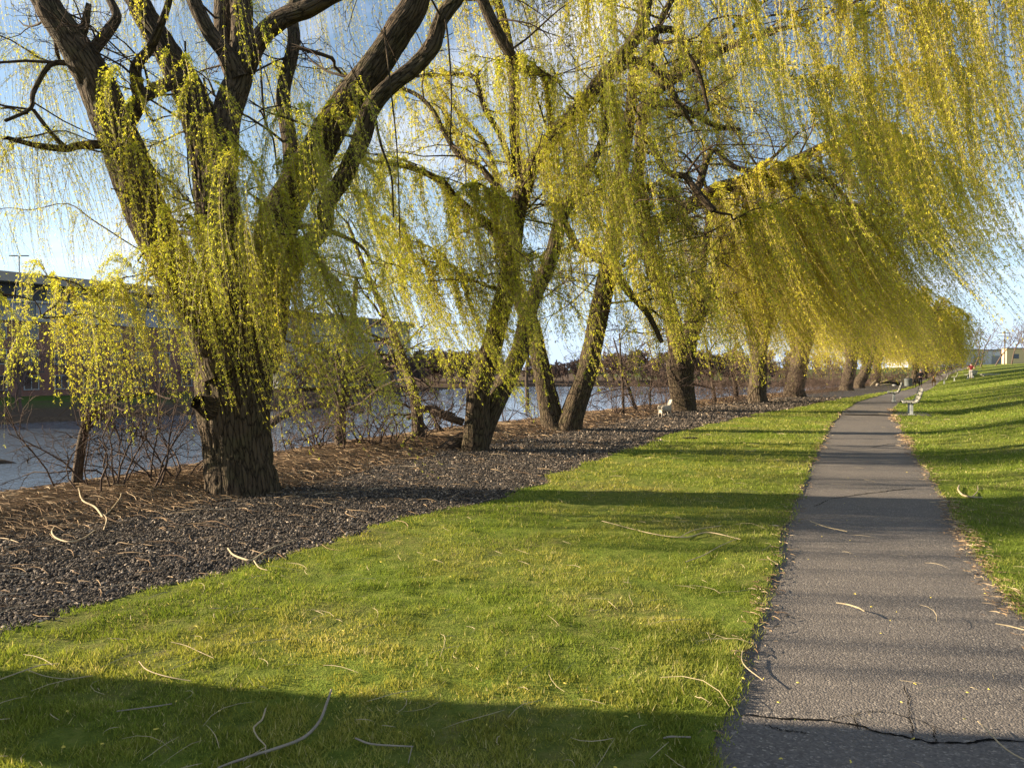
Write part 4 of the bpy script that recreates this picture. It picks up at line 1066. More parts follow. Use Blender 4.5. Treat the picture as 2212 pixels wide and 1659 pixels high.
# ------------------------------------------------------------------ bare trees and shrubs
def bare_tree(name, base, h, r, seed, label, cat='bare tree', group=None, lean=(0, 0), kids=(6, 5, 4), up=.08, minr=.004, m=None, wob=.13, trunk_pts=None, ang=.75, sink=.15):
    rng = np.random.default_rng(seed); out = []
    base = np.array(base, float)
    if trunk_pts is not None:
        pts, rr = trunk_pts; out.append((0, np.array(pts), np.array(rr)))
        for k in range(kids[0]):
            u = rng.uniform(.25, 1); i = min(int(u * (len(pts) - 1)), len(pts) - 2); f = u * (len(pts) - 1) - i
            b = np.array(pts[i]) * (1 - f) + np.array(pts[i + 1]) * f; ax = np.array(pts[i + 1]) - np.array(pts[i]); ax /= np.linalg.norm(ax)
            v = rng.normal(0, 1, 3); v -= ax * v.dot(ax); v /= np.linalg.norm(v)
            grow(rng, b, ax * .5 + v, h * rng.uniform(.25, .5), rr[i] * .4, 1, out, up, kids, wob, ang, minr)
    else:
        grow(rng, base - np.array([0, 0, sink]), np.array([lean[0], lean[1], 1.0]), h * .62, r, 0, out, up, kids, wob, ang, minr)
    root = empty(name, tuple(base)); tag(root, label, cat, group)
    tr = [tube(p, q, 9, .12 if h < 12 else .4, .08, seed) for l, p, q in out if l == 0]
    br = [tube(p, q, 5 if l == 1 else 3, 0) for l, p, q in out if l > 0]
    v, f, b = merge(tr); np_mesh('trunk', v, f, m or M['bark_bare'], root, {'bark': b}, smooth=True, loc=base).location = (0, 0, 0)
    if br:
        v, f, b = merge(br); np_mesh('crown', v, f, m or M['barebranch'], root, smooth=True, loc=base).location = (0, 0, 0)
    return root
def shrub(base, h, w, n, seed, label, name='bare_shrub', group='bare shrubs on the river bank', kids=(4, 3), m=None, minr=.003, lean=0):
    rng = np.random.default_rng(seed); out = []; base = np.array(base, float)
    for k in range(n):
        a = rng.uniform(0, 6.28); o = abs(rng.normal(0, .35)) * w
        q = base + np.array([math.cos(a) * o, math.sin(a) * o, 0]); q[2] = float(zg(q[0], q[1])) - .05
        d = np.array([math.cos(a) * rng.uniform(.1, 1.0) + lean, math.sin(a) * rng.uniform(.1, 1.0), 1.0])
        grow(rng, q, d, h * rng.uniform(.6, 1.1), .010 + .006 * rng.random(), 0, out, -.05, kids, .25, .7, minr)
    v, f, b = merge([tube(p, q, 4 if l == 0 else 3, 0) for l, p, q in out])
    o = np_mesh(name, v, f, m or M['barebranch'], None, smooth=True, loc=base); tag(o, label, 'shrub', group)
    return o

def pxt(pl, d0, d1):
    n = len(pl); return [P(x, y, d0 + (d1 - d0) * i / (n - 1)) for i, (x, y, w) in enumerate(pl)], [w / 2 * (d0 + (d1 - d0) * i / (n - 1)) / F2 for i, (x, y, w) in enumerate(pl)]
# traced trees on the bank
g = G(170, 1046); d = g[1]
bare_tree('dead_tree', g, 1.6, .1, 201, 'dead leaning stub tree wrapped in vines, bent over at the top, at the water', kids=(9, 5, 4), trunk_pts=pxt([(166, 1060, 26), (168, 1020, 22), (176, 960, 20), (188, 910, 18), (212, 880, 15), (262, 858, 11), (340, 848, 7)], d, d + .3), wob=.3, up=-.03, minr=.0025)
g = G(733, 960); d = g[1]
bare_tree('bare_tree', g, 5, .15, 202, 'bare twin trunk at the water, right of the massive willow', kids=(8, 5, 4), trunk_pts=pxt([(736, 972, 26), (735, 930, 24), (738, 870, 22), (745, 800, 18), (760, 700, 14), (770, 600, 9)], d, d + .6), up=-.02, wob=.2)
g = G(905, 943); d = g[1]
bare_tree('bare_tree', g, 7, .2, 203, 'brown vine-covered bare tree leaning over the water, left of the slender two-stemmed willow', kids=(14, 7, 5), trunk_pts=pxt([(905, 958, 34), (903, 920, 28), (898, 870, 24), (880, 800, 20), (850, 720, 16), (815, 640, 13), (780, 560, 10), (750, 480, 6)], d, d + .8), up=-.04, wob=.24)
g = G(1140, 903); d = g[1]
bare_tree('sapling', g, 5, .08, 204, 'thin dark sapling standing between the crossing stems and the wide V willow', 'sapling', kids=(8, 5, 4), trunk_pts=pxt([(1141, 912, 11), (1139, 860, 9), (1138, 800, 7), (1146, 720, 5), (1150, 660, 3)], d, d), up=0, wob=.2)
for i, (pl, lab) in enumerate([([(1346, 897, 7), (1346, 850, 6), (1342, 790, 5), (1338, 720, 3)], 'straight thin sapling right of the wide V willow'), ([(1375, 890, 8), (1362, 850, 7), (1345, 800, 5), (1325, 730, 3)], 'slanting thin sapling right of the wide V willow'),
         ([(1405, 888, 5), (1404, 850, 4), (1410, 790, 3), (1400, 740, 2)], 'very thin pale sapling left of the white wicker chair'), ([(1545, 872, 9), (1540, 830, 8), (1532, 780, 6), (1520, 720, 4)], 'bare sapling close right of the stout willow'), ([(1592, 868, 12), (1588, 830, 10), (1580, 790, 8), (1590, 740, 5)], 'dark bare tree left of the pale flared willow trunk')]):
    g = G(pl[0][0], pl[0][1] - 4); d = g[1]
    bare_tree('sapling', g, 4, .08, 205 + i, lab, 'sapling', kids=(9, 5, 4), trunk_pts=pxt(pl, d, d), up=0, wob=.2, minr=.006)
def log(name, pl, d0, d1, label, cat, n=12, m='greywood', kids=0, seed=0):
    p, r = pxt(pl, d0, d1); rng = np.random.default_rng(seed + 5)
    parts = [tube(p, r, n, .06, .14, seed)]
    out = []
    for k in range(kids):
        i = rng.integers(1, len(p) - 1); grow(rng, p[i], rng.normal(0, 1, 3) + np.array([0, 0, .2]), .9, r[i] * .45, 1, out, -.04, (3, 4, 3), .22, .7, .0035)
    parts += [tube(a, b, 4, 0) for l, a, b in out]
    v, f, b = merge(parts)
    return tag(np_mesh(name, v, f, M[m], None, {'bark': b}, smooth=True, loc=p[0]), label, cat)
d = G(590, 960)[1]
log('fallen_branch', [(575, 925, 16), (598, 905, 18), (640, 884, 18), (690, 872, 17), (735, 872, 15), (785, 890, 12)], d + .6, d + 1.6, 'arched dead branch beside the massive trunk, above the water', 'branch', kids=11, seed=1, m='bark_bare')
d = G(950, 935)[1]
log('fallen_branch', [(1000, 912, 16), (965, 900, 18), (935, 884, 19), (905, 888, 15), (880, 905, 9)], d + .8, d + 1.2, 'thick dark dead branch arching behind the slender two-stemmed willow', 'branch', kids=9, seed=2, m='bark_bare')
d = G(110, 1045)[1]
log('fallen_branch', [(-20, 992, 8), (30, 1003, 11), (62, 1024, 13), (100, 1042, 14), (160, 1048, 12)], d - .1, d + .2, 'dark driftwood bough lying at the water below the dead stub tree', 'branch', kids=7, seed=3, m='bark_bare')
d = G(985, 972)[1]
log('decayed_root', [(1006, 950, 34), (985, 958, 32), (960, 970, 24), (940, 978, 14)], d + .35, d + .3, 'crumbling brown root log leaning against the slender two-stemmed willow', 'log', m='bark_bare', seed=4)
# shrubs along the top of the bank
sb = [(250, 1052, 1.5, 1.0), (330, 1040, 1.7, 1.1), (400, 1030, 1.3, .9), (640, 975, 1.4, 1.0), (690, 968, 1.1, .9), (800, 960, 1.2, .9), (860, 950, 1.5, 1.0), (960, 930, 1.3, .9), (1090, 915, 1.4, 1.0), (1165, 905, 1.0, .8), (1330, 895, 1.2, .9), (1385, 890, 1.4, 1.0), (1440, 884, 1.6, 1.0), (1530, 876, 1.8, 1.2), (1570, 872, 2.0, 1.3), (1600, 869, 1.9, 1.2), (1668, 866, 2.0, 1.2), (1690, 862, 2.2, 1.4), (1748, 856, 2.2, 1.4), (1775, 852, 2.4, 1.5), (1800, 848, 2.5, 1.5), (1870, 838, 2.6, 1.7), (1910, 834, 2.6, 1.8), (1945, 830, 2.4, 1.8), (2010, 826, 2.6, 2), (2050, 820, 2.8, 2)]
sl_ = ['dense tangle below the hanging withies left of the massive willow', 'brown thicket beside the dead stub tree', 'low twigs close left of the massive trunk', 'thin tangle right of the massive trunk', 'low dark twigs by the bare twin trunk', 'thin twigs between the bare twin trunk and the vine-covered tree', 'brush at the foot of the vine-covered tree', 'brush behind the decayed root', 'twigs between the slender and the V willow', 'small twigs close left of the V willow', 'twigs right of the V willow', 'twigs by the slanting sapling', 'brown brush behind the white wicker chair', 'brush right of the stout willow', 'tall brush between chair willow and flared trunk', 'brush just left of the flared trunk', 'brush right of the flared trunk', 'brush left of the broad-based willow', 'brush right of the broad-based willow', 'reddish brush midway to the close pair of trunks', 'brush just left of the close pair of trunks', 'brush right of the close pair of trunks', 'brush behind the driftwood', 'brush left of the grey bin', 'brush behind the tan dog', 'brush behind the far benches']
for i, ((x, y, h, w), lab) in enumerate(zip(sb, sl_)):
    g = G(x, y - 3); far = g[1] > 25
    shrub(g, h, w, 16 if far else (9 if i < 3 else 13), 230 + i, 'bare shrub, ' + lab, kids=(5, 4) if not far else (5, 3), minr=.0026 if not far else .0032 * g[1] / 25)
# undergrowth along the bank, too dense to count
def undergrowth():
    rng = np.random.default_rng(77); out = []
    for k in range(520):
        y = math.exp(rng.uniform(math.log(11), math.log(125))); x = float(crestX(y)) - rng.uniform(.1, 2.2) * min(1, y / 40 + .3)
        if y > 40: x += rng.uniform(0, 2.0)
        q = np.array([x, y, float(zg(x, y)) - .05]); far = y > 30
        grow(rng, q, np.array([rng.normal(0, .6), rng.normal(0, .6), 1.0]), rng.uniform(.3, .8) if not far else rng.uniform(.8, 2.0), .006 if not far else .012, 0, out, -.03, (3, 3) if not far else (4, 4), .25, .8, .0022 if not far else .0032 * y / 30)
    v, f, b = merge([tube(p, q, 3, 0) for l, p, q in out])
    tag(np_mesh('undergrowth', v, f, M['farbranch'], smooth=True), 'dry brown undergrowth along the top of the river bank', 'undergrowth', kind='stuff')
undergrowth()

# far bank: trees by the buildings, woods on the north shore
def far_trees():
    rng = np.random.default_rng(88)
    protos = [None] * 4
    labs = ['bare grey tree on the far bank in front of the brick building', 'bare tree on the far bank by the grey building']
    spots = [(-50, 66), (-46, 70), (-43, 73), (-41, 77), (-37, 80), (-36, 84), (-31, 88), (-29, 93), (-26, 97), (-24, 100), (-53, 72), (-48, 80), (-42, 88), (-28, 108), (-27, 118), (-28, 128), (-25, 140), (-26, 152), (-22, 160), (-20, 175), (-32, 122), (-30, 104)]
    for i, (x, y) in enumerate(spots):
        x += rng.normal(0, 1); g = np.array([x - 2.5, y, float(zg(x - 2.5, y))])
        k = i % 4; lab = labs[0] if y < 95 else labs[1]
        if protos[k] is None:
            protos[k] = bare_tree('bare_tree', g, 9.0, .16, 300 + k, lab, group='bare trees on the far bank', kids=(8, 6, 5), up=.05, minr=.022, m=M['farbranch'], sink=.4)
        else:
            c = protos[k].copy(); C.objects.link(c); c.location = tuple(g); c['label'] = lab
            c.rotation_euler = (0, 0, rng.uniform(0, 6)); s_ = rng.uniform(.7, 1.15); c.scale = (s_, s_, s_)
            for ch in protos[k].children:
                h = ch.copy(); C.objects.link(h); h.parent = c
    # one mass of woods
    vs = []
    for k in range(4):
        out = []; r2 = np.random.default_rng(400 + k); grow(r2, np.zeros(3) - (0, 0, .5), np.array([0, 0, 1.]), 5.6, .16, 0, out, .06, (10, 8, 6), .14, .75, .065)
        vs.append(merge([tube(p, q, 4 if l < 2 else 3, 0) for l, p, q in out]))
    parts = []
    for k in range(230):
        if k < 180: x = rng.uniform(-30, 100); y = 209 + 4 * math.sin(x * .05) + rng.uniform(0, 34) ** 1.0 + max(x - 60, 0) * .36
        else: y = rng.uniform(150, 205); x = float(fx(_FS, y)) - rng.uniform(3, 22)
        v, f, b = vs[k % 4]; a = rng.uniform(0, 6.28); s_ = rng.uniform(.5, 1.35)
        R = np.array([[math.cos(a), -math.sin(a), 0], [math.sin(a), math.cos(a), 0], [0, 0, 1]]) * s_
        parts.append((v @ R.T + np.array([x, y, float(zg(x, y))]), f, b))
    v, f, b = merge(parts)
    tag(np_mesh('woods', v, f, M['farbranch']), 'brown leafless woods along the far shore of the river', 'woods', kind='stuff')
far_trees()

# ------------------------------------------------------------------ buildings across the river
def facade(name, A, B, z0, depth, label, levels, cols, wmat, roofm, slab, span, ww=1.9, wh=1.9):
    A = np.array(A, float); B = np.array(B, float); Ln = np.linalg.norm(B - A); rz = math.atan2(B[1] - A[1], B[0] - A[0])
    root = empty(name, (A[0], A[1], z0), rz); tag(root, label, 'building')
    z = 0
    for (h, m, inset) in levels:
        MB().box((Ln / 2, depth / 2 + inset / 2, z + h / 2), (Ln - inset * .2, depth - inset, h)).build('wall', M[m], root); z += h
    rf = MB().box((Ln / 2, depth / 2, z + slab / 2), (Ln + 1.2, depth + 1.8, slab)).build('roof', M[roofm], root)
    z = 0; cnt = 0
    for li, (h, m, inset) in enumerate(levels):
        nf = max(1, round(h / 3.5))
        for f in range(nf):
            zc = z + (f + .55) * h / nf
            for c in range(cols):
                if cnt >= 96: break
                x = span[0] + (c + .5) * (span[1] - span[0]) / cols; y0 = inset
                w = MB(); t = .12
                for bx in ((x - ww / 2, zc, t, wh), (x + ww / 2, zc, t, wh), (x, zc, t * .7, wh)): w.box((bx[0], y0 - .04, bx[1]), (bx[2], .12, bx[3]))
                for bz in (zc - wh / 2, zc + wh / 2): w.box((x, y0 - .05, bz), (ww + t * 2, .16, t))
                wo = w.build('window', M[wmat], root)
                MB().box((x, y0 - .012, zc), (ww - .1, .02, wh - .1)).build('pane', M['glass'], wo); cnt += 1
        z += h
    for k in range(1, len(levels)):
        zc = sum(l[0] for l in levels[:k]); MB().box((Ln / 2, -.12, zc), (Ln + .2, .3, .28)).build('cornice', M['whitetrim'], root)
    return root, rz, z + slab
b1, rz1, top1 = facade('apartment_building', (-86, 69.5), (-48.5, 136), -2.3, 15, 'long brick apartment block with pale metal upper storey and flat tan roof across the river', [(10.4, 'brick', 0), (2.6, 'metalsiding', .3), (2.4, 'darkgrey', 1.6)], 16, 'whitetrim', 'tanroof', 1.3, (6, 72))
for k in range(16):
    x = 8 + k * 4.1
    mb = MB(); mb.box((x, -.9, 3.35), (2.2, 1.6, .14)); [mb.box((x - 1.05 + j * .3, -1.65, 3.9), (.05, .05, 1.0)) for j in range(8)]; mb.box((x, -1.65, 4.42), (2.2, .08, .07))
    if k % 2 == 0: mb.build('balcony', M['darkgrey'], b1)
b2, _, _ = facade('grey_building', (-43.5, 143), (-24.5, 186), -2.2, 14, 'pale grey building with white-framed windows and dark roof, beyond the brick block', [(10.5, 'greysiding', 0), (3.0, 'metalsiding', .2)], 10, 'whitetrim', 'darkroof', 1.2, (2, 45), 1.4, 1.9)
q = np.array([P(42, 612, 106)[0], 106]); 
lp = empty('roof_lamp', (q[0], q[1], -2.3 + top1)); tag(lp, 'thin T-shaped lamp post on the roof of the brick block', 'lamp post')
MB().tube([(0, 0, -.05), (0, 0, 2.6)], .07, 8).build('pole', M['darkgrey'], lp)
for s_ in (-1, 1): MB().box((s_ * .75, 0, 2.6), (1.1, .3, .12)).build('lamp_head', M['darkgrey'], lp)
g = np.array([-58., 88.]); 
# ------------------------------------------------------------------ beyond the crest on the right
def placed(x, y): return (x, y, float(zg(x, y)))
q = P(2145, 770, 250)
wr = empty('warehouse', placed(q[0] - 4, 252)); tag(wr, 'long low white warehouse behind the lawn crest', 'building')
MB().box((-3, 8, 2.0), (38, 14, 5.6)).build('wall', M['warehouse'], wr); MB().box((-3, 8, 4.95), (38.6, 14.6, .3)).build('roof', M['darkroof'], wr)
for k in range(4): MB().box((-5 + k * 6, .96, 1.2), (3, .1, 3.6)).build('loading_door', M['metalsiding'], wr)
q = P(2215, 770, 235)
tb = empty('tan_building', placed(q[0] + 4.5, 240)); tag(tb, 'low tan building at the end of the white warehouse', 'building')
MB().box((0, 1.2, 1.9), (14, 2.4, 5.4)).build('wall', M['tanwall'], tb); MB().box((0, 1.2, 4.72), (14.5, 2.9, .25)).build('roof', M['darkroof'], tb)
for k in range(3): MB().box((-4 + k * 4, -.03, 2.2), (1.6, .1, 1.4)).build('window', M['glass'], tb)
q = P(2170, 780, 190)
up_ = empty('utility_pole', placed(q[0], 190)); tag(up_, 'wooden utility pole with crossarms among the bare trees', 'utility pole')
MB().tube([(0, 0, -.3), (0, 0, 4), (0, 0, 8.2)], [.17, .15, .12], 10).build('pole', M['pole'], up_)
for zz, wd in ((7.7, 2.4), (6.9, 1.8)): MB().box((0, -.16, zz), (wd, .12, .14)).build('crossarm', M['pole'], up_)
for s_ in (-1, -.5, .5, 1): MB().tube([(s_ * 1.1, -.16, 7.77), (s_ * 1.1, -.16, 7.98)], .06, 8).build('insulator', M['metalsiding'], up_)
for i, (x, dd, h, ln, lab) in enumerate([(2104, 150, 12.5, .15, 'bare reddish tree closest to the last willow, on the crest'), (2118, 158, 12.5, .5, 'bare tree with a dark leaning trunk before the white warehouse'), (2150, 165, 12, .5, 'bare leaning tree left of the utility pole'), (2185, 172, 12, -.1, 'bare tree right of the utility pole'), (2215, 168, 12, .1, 'bare tree in front of the tan building')]):
    q = P(x, 780, dd)
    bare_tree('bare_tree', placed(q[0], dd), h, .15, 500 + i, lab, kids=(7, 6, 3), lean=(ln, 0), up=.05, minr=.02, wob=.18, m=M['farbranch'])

# ------------------------------------------------------------------ benches
def bench(px_, py_, rz, label, first=None):
    g = G(px_, py_)
    root = empty('park_bench', tuple(g), rz); tag(root, label, 'bench', 'slatted benches along the path')
    prof = [(.25, .44, 4), (.11, .435, 2), (-.03, .43, 0), (-.145, .475, -42), (-.205, .585, -70), (-.25, .72, -73), (-.29, .855, -75)]
    if first:
        for ch in first.children:
            c = ch.copy(); C.objects.link(c); c.parent = root
        return root
    for nm, rng_ in (('seat', range(0, 4)), ('backrest', range(4, 7))):
        mb = MB()
        for k in rng_:
            y, z, a = prof[k]; mb.box((0, y, z), (1.85, .108, .042), M=Matrix.Rotation(rad(a), 3, 'X'))
        mb.build(nm, M['benchslat'], root, bevel=.006)
    for sx in (-.58, .58):
        pts = [(sx, .30, .405)] + [(sx, y + .03 * math.sin(rad(-a)) * -1, z - .035 * math.cos(rad(a))) for y, z, a in prof] 
        pts = [(sx, .31, .40), (sx, .11, .398), (sx, -.04, .393), (sx, -.17, .44), (sx, -.245, .57), (sx, -.29, .71), (sx, -.335, .89)]
        MB().tube(pts, .022, 8).build('bracket', M['darkgrey'], root, smooth=True)
        mb = MB(); mb.box((sx, .02, .17), (.10, .10, .46)); mb.box((sx, .02, .01), (.2, .2, .02)); mb.build('leg', M['benchsteel'], root, bevel=.006)
    return root
B1 = bench(1968, 894, rad(66), 'slatted grey park bench standing on the asphalt pad beside the path')
bench(1932, 867, rad(64), 'slatted park bench just beyond the first one, at the path edge', B1)
bench(2040, 829, rad(62), 'blue-grey park bench beside the tan dog', B1)
bench(2062, 823, rad(60), 'park bench between the tan dog bench and the person in red', B1)
bench(2097, 818, rad(33), 'park bench at the feet of the person in red', B1)
g = G(2138, 812)
slab_ = MB().box((0, 0, .16), (2.0, .5, .10)); [slab_.box((sx_, 0, .05), (.16, .4, .14)) for sx_ in (-.7, .7)]
tag(slab_.build('low_slab', M['benchslat'], loc=(0, 0, 0), bevel=.01), 'flat pale slab low on the slope right of the person in red', 'slab').location = tuple(g)
gb = G(1968, 894); cdx = np.array([math.cos(rad(66)), math.sin(rad(66))]); cdy = np.array([-cdx[1], cdx[0]])
a_ = np.linspace(-1.15, 1.15, 12); b_ = np.linspace(-.55, 2.2, 14); AA, BB = np.meshgrid(a_, b_)
PX = gb[0] + AA * cdx[0] + BB * cdy[0]; PY = gb[1] + AA * cdx[1] + BB * cdy[1]
tag(grid_mesh('bench_pad', PX, PY, zg(PX, PY) + .012, M['path']), kind='structure')

# ------------------------------------------------------------------ white wicker armchair
g = G(1436, 903)
ch = empty('wicker_chair', tuple(g), rad(100)); ch.scale = (.58, .58, .58); tag(ch, 'cream wicker armchair standing empty by the stout willow', 'chair')
# local: front +y, width along x
MB().box((0, 0, .42), (.52, .52, .06)).build('seat', M['wicker'], ch, bevel=.02)
def shell(name, prof, m):
    V = []; F = []; n = len(prof[0])
    for row in prof:
        V += row
    k = len(prof)
    for i in range(k - 1):
        for j in range(n - 1): F.append((i * n + j, i * n + j + 1, (i + 1) * n + j + 1, (i + 1) * n + j))
    mb = MB(); mb.add(V, F); o = mb.build(name, m, ch, smooth=True)
    s_ = o.modifiers.new('thick', 'SOLIDIFY'); s_.thickness = .035
    return o
rows_ = []
for t in np.linspace(0, 1, 8):
    z = .40 + .62 * t; w = .27 * (1 - .12 * t - .45 * max(t - .7, 0)); y0 = -.24 - .20 * t
    rows_.append([(w * math.sin(a), y0 + .13 * (1 - math.cos(a)), z - .02 * math.sin(a) ** 2) for a in np.linspace(-1.3, 1.3, 9)])
shell('backrest', rows_, M['wicker'])
for s_ in (-1, 1):
    arm = []
    for t in np.linspace(0, 1, 5): arm.append([(s_ * (.275 + .02 * t), y, .42 + .24 * t + (.10 * t if y < -.1 else 0)) for y in np.linspace(-.26, .27, 7)])
    shell('arm', arm, M['wicker'])
    MB().tube([(s_ * .285, -.30, .80), (s_ * .295, -.12, .70), (s_ * .295, .1, .665), (s_ * .29, .26, .655), (s_ * .28, .29, .60), (s_ * .27, .27, .40)], .026, 8).build('arm_rail', M['wicker'], ch, smooth=True)
    MB().tube([(s_ * .25, .25, .40), (s_ * .26, .27, -.01)], .026, 8).build('leg', M['wicker'], ch, smooth=True)
    MB().tube([(s_ * .22, -.22, .40), (s_ * .25, -.36, -.01)], .024, 8).build('leg', M['wicker'], ch, smooth=True)
rows_ = [[(x, .262, z - .10 * (1 - (x / .24) ** 2) * 0 + (.10 * (x / .24) ** 2 if z < .35 else 0)) for x in np.linspace(-.235, .235, 9)] for z in (.40, .20)]
shell('apron', [[(x, .262, .40) for x in np.linspace(-.235, .235, 9)], [(x, .262, .19 + .09 * (1 - (x / .235) ** 2)) for x in np.linspace(-.235, .235, 9)]], M['wicker'])

# ------------------------------------------------------------------ people and dogs
def skin(name, verts, edges, radii, m, parent, sub=1, rootv=0):
    me = bpy.data.meshes.new(name); me.from_pydata([tuple(v) for v in verts], edges, []); me.materials.append(m)
    o = link(name, me, parent); o.modifiers.new('skin', 'SKIN')
    for i, r in enumerate(radii):
        s = me.skin_vertices[0].data[i]; r = r if isinstance(r, tuple) else (r, r); s.radius = r; s.use_root = (i == rootv)
    s = o.modifiers.new('sub', 'SUBSURF'); s.levels = sub; s.render_levels = sub
    return o
def person(loc, rz, label, h, top, legs, arms, step=.12, cap=None, bare_arms=False):
    k = h / 1.75; root = empty('person', loc, rz); tag(root, label, 'person')
    V = [(0, 0, .95), (0, 0, 1.12), (0, .01, 1.34), (0, .01, 1.49), (0, .02, 1.57), (0, .03, 1.66), (0, .02, 1.73)]; E = [(i, i + 1) for i in range(6)]; R = [.125, .125, .15, .06, .07, (.082, .095), (.06, .07)]
    J = [(0, 0, .95), (0, 0, 1.12), (0, .01, 1.34), (0, .01, 1.47)]; JE = [(0, 1), (1, 2), (2, 3)]; JR = [.155, .155, .175, .085]
    Tv = [(0, 0, .97)]; TE = []; TR = [.145]
    for s, (el, wr) in zip((-1, 1), arms):
        sh = (s * .18, 0, 1.42); b = len(V)
        hand = tuple(np.array(wr) + (np.array(wr) - np.array(el)) / np.linalg.norm(np.array(wr) - np.array(el)) * .08)
        V += [sh, el, wr, hand]; E += [(2, b), (b, b + 1), (b + 1, b + 2), (b + 2, b + 3)]; R += [.065, .045, .030, (.036, .018)]
        dv = (np.array(wr) - np.array(el)); dv /= np.linalg.norm(dv); sd = np.cross(dv, (1, 0, 0)); sd /= np.linalg.norm(sd)
        for f, (o, ln) in enumerate(((-.028, .075), (-.010, .085), (.010, .08), (.028, .062))):
            c = len(V); p0 = np.array(hand) + sd * o; V += [tuple(p0 + dv * .02), tuple(p0 + dv * ln * .6 + np.array([-s * .010, 0, 0])), tuple(p0 + dv * ln + np.array([-s * .028, 0, 0]))]; E += [(b + 3, c), (c, c + 1), (c + 1, c + 2)]; R += [.010, .009, .008]
        c = len(V); p0 = np.array(wr) + dv * .03 - sd * .03; V += [tuple(p0 - sd * .02 + dv * .02), tuple(p0 - sd * .03 + dv * .06)]; E += [(b + 2, c), (c, c + 1)]; R += [.012, .010]
        j = len(J); cuff = tuple(np.array(el) * (.55 if bare_arms else .08) + np.array(sh) * .45 * bare_arms + np.array(wr) * (.92 if not bare_arms else 0))
        J += [sh] + ([cuff] if bare_arms else [el, cuff]); JE += [(2, j)] + [(j, j + 1)] + ([] if bare_arms else [(j + 1, j + 2)]); JR += [.082] + ([.062] if bare_arms else [.062, .050])
    for s, st in ((-1, step), (1, -step)):
        b = len(V); hp = (s * .085, 0, .90); kn = (s * .095, st * .6 + .02, .50); an = (s * .10, st - .03, .09); to = (s * .11, st + .13, .035)
        V += [hp, kn, an, to]; E += [(0, b), (b, b + 1), (b + 1, b + 2), (b + 2, b + 3)]; R += [.09, .058, .04, .035]
        j = len(Tv); Tv += [hp, kn, tuple(np.array(an) + (0, 0, .02))]; TE += [(0, j), (j, j + 1), (j + 1, j + 2)]; TR += [.105, .080, .066]
        skin('shoe', [np.array(an) * k + (0, -.03, -.01), (np.array(an) * .5 + np.array(to) * .5) * k, np.array(to) * k], [(0, 1), (1, 2)], [.05, .048, .042], M['blackcloth'], root)
    sc_ = lambda a: [tuple(np.array(v) * k) for v in a]
    skin('body', sc_(V), E, R, M['skin'], root)
    skin('jacket' if not bare_arms else 'shirt', sc_(J), JE, JR, M[top], root)
    skin('trousers', sc_(Tv), TE, TR, M[legs], root)
    if cap:
        mb = MB(); rr = [(.108, 1.66), (.110, 1.70), (.095, 1.75), (.055, 1.785), (.005, 1.795)]
        mb.add([(r * math.cos(a) * k, .022 * k + r * 1.1 * math.sin(a) * k, z * k) for r, z in rr for a in np.linspace(0, 2 * math.pi, 16, endpoint=False)], [(i * 16 + j, i * 16 + (j + 1) % 16, (i + 1) * 16 + (j + 1) % 16, (i + 1) * 16 + j) for i in range(4) for j in range(16)])
        mb.box((0, .16 * k, 1.668 * k), (.15, .12, .012)); mb.build('cap', M[cap], root, smooth=True)
    skin('hair', sc_([(0, -.015, 1.60), (0, -.02, 1.68), (0, .0, 1.745)]), [(0, 1), (1, 2)], [(.07, .06), (.092, .095), (.065, .075)], M['hair'] if not cap else M['benchsteel'], root)
    fm = MB()
    for s in (-1, 1): fm.box((s * .033 * k, .122 * k, 1.665 * k), (.022, .012, .010))
    fm.build('eyes', M['hair'], root)
    MB().box((0, .133 * k, 1.635 * k), (.022, .03, .035), taper=.5).build('nose', M['skin'], root, bevel=.004)
    MB().box((0, .116 * k, 1.598 * k), (.05, .012, .010)).build('mouth', M['redcloth'], root)
    for s in (-1, 1): MB().box((s * .09 * k, .02 * k, 1.645 * k), (.018, .035, .055)).build('ear', M['skin'], root, bevel=.006)
    return root
g = G(1988, 835)
person(tuple(g), rad(-30), 'person in black with pale cap walking away along the path between two dogs', 1.78, 'blackcloth', 'blackcloth', [((-.27, .04, 1.15), (-.24, .20, .97)), ((.27, .04, 1.15), (.24, .20, .97))], cap='palecloth')
g = G(2099, 819)
person((g[0] + .35, g[1] + .7, float(zg(g[0] + .35, g[1] + .7))), rad(-40), 'person in dark red top and pale trousers standing behind a bench, elbows out', 1.72, 'redcloth', 'palecloth', [((-.34, -.05, 1.18), (-.30, .14, 1.05)), ((.34, -.05, 1.18), (.30, .14, 1.05))], step=.04, bare_arms=True)
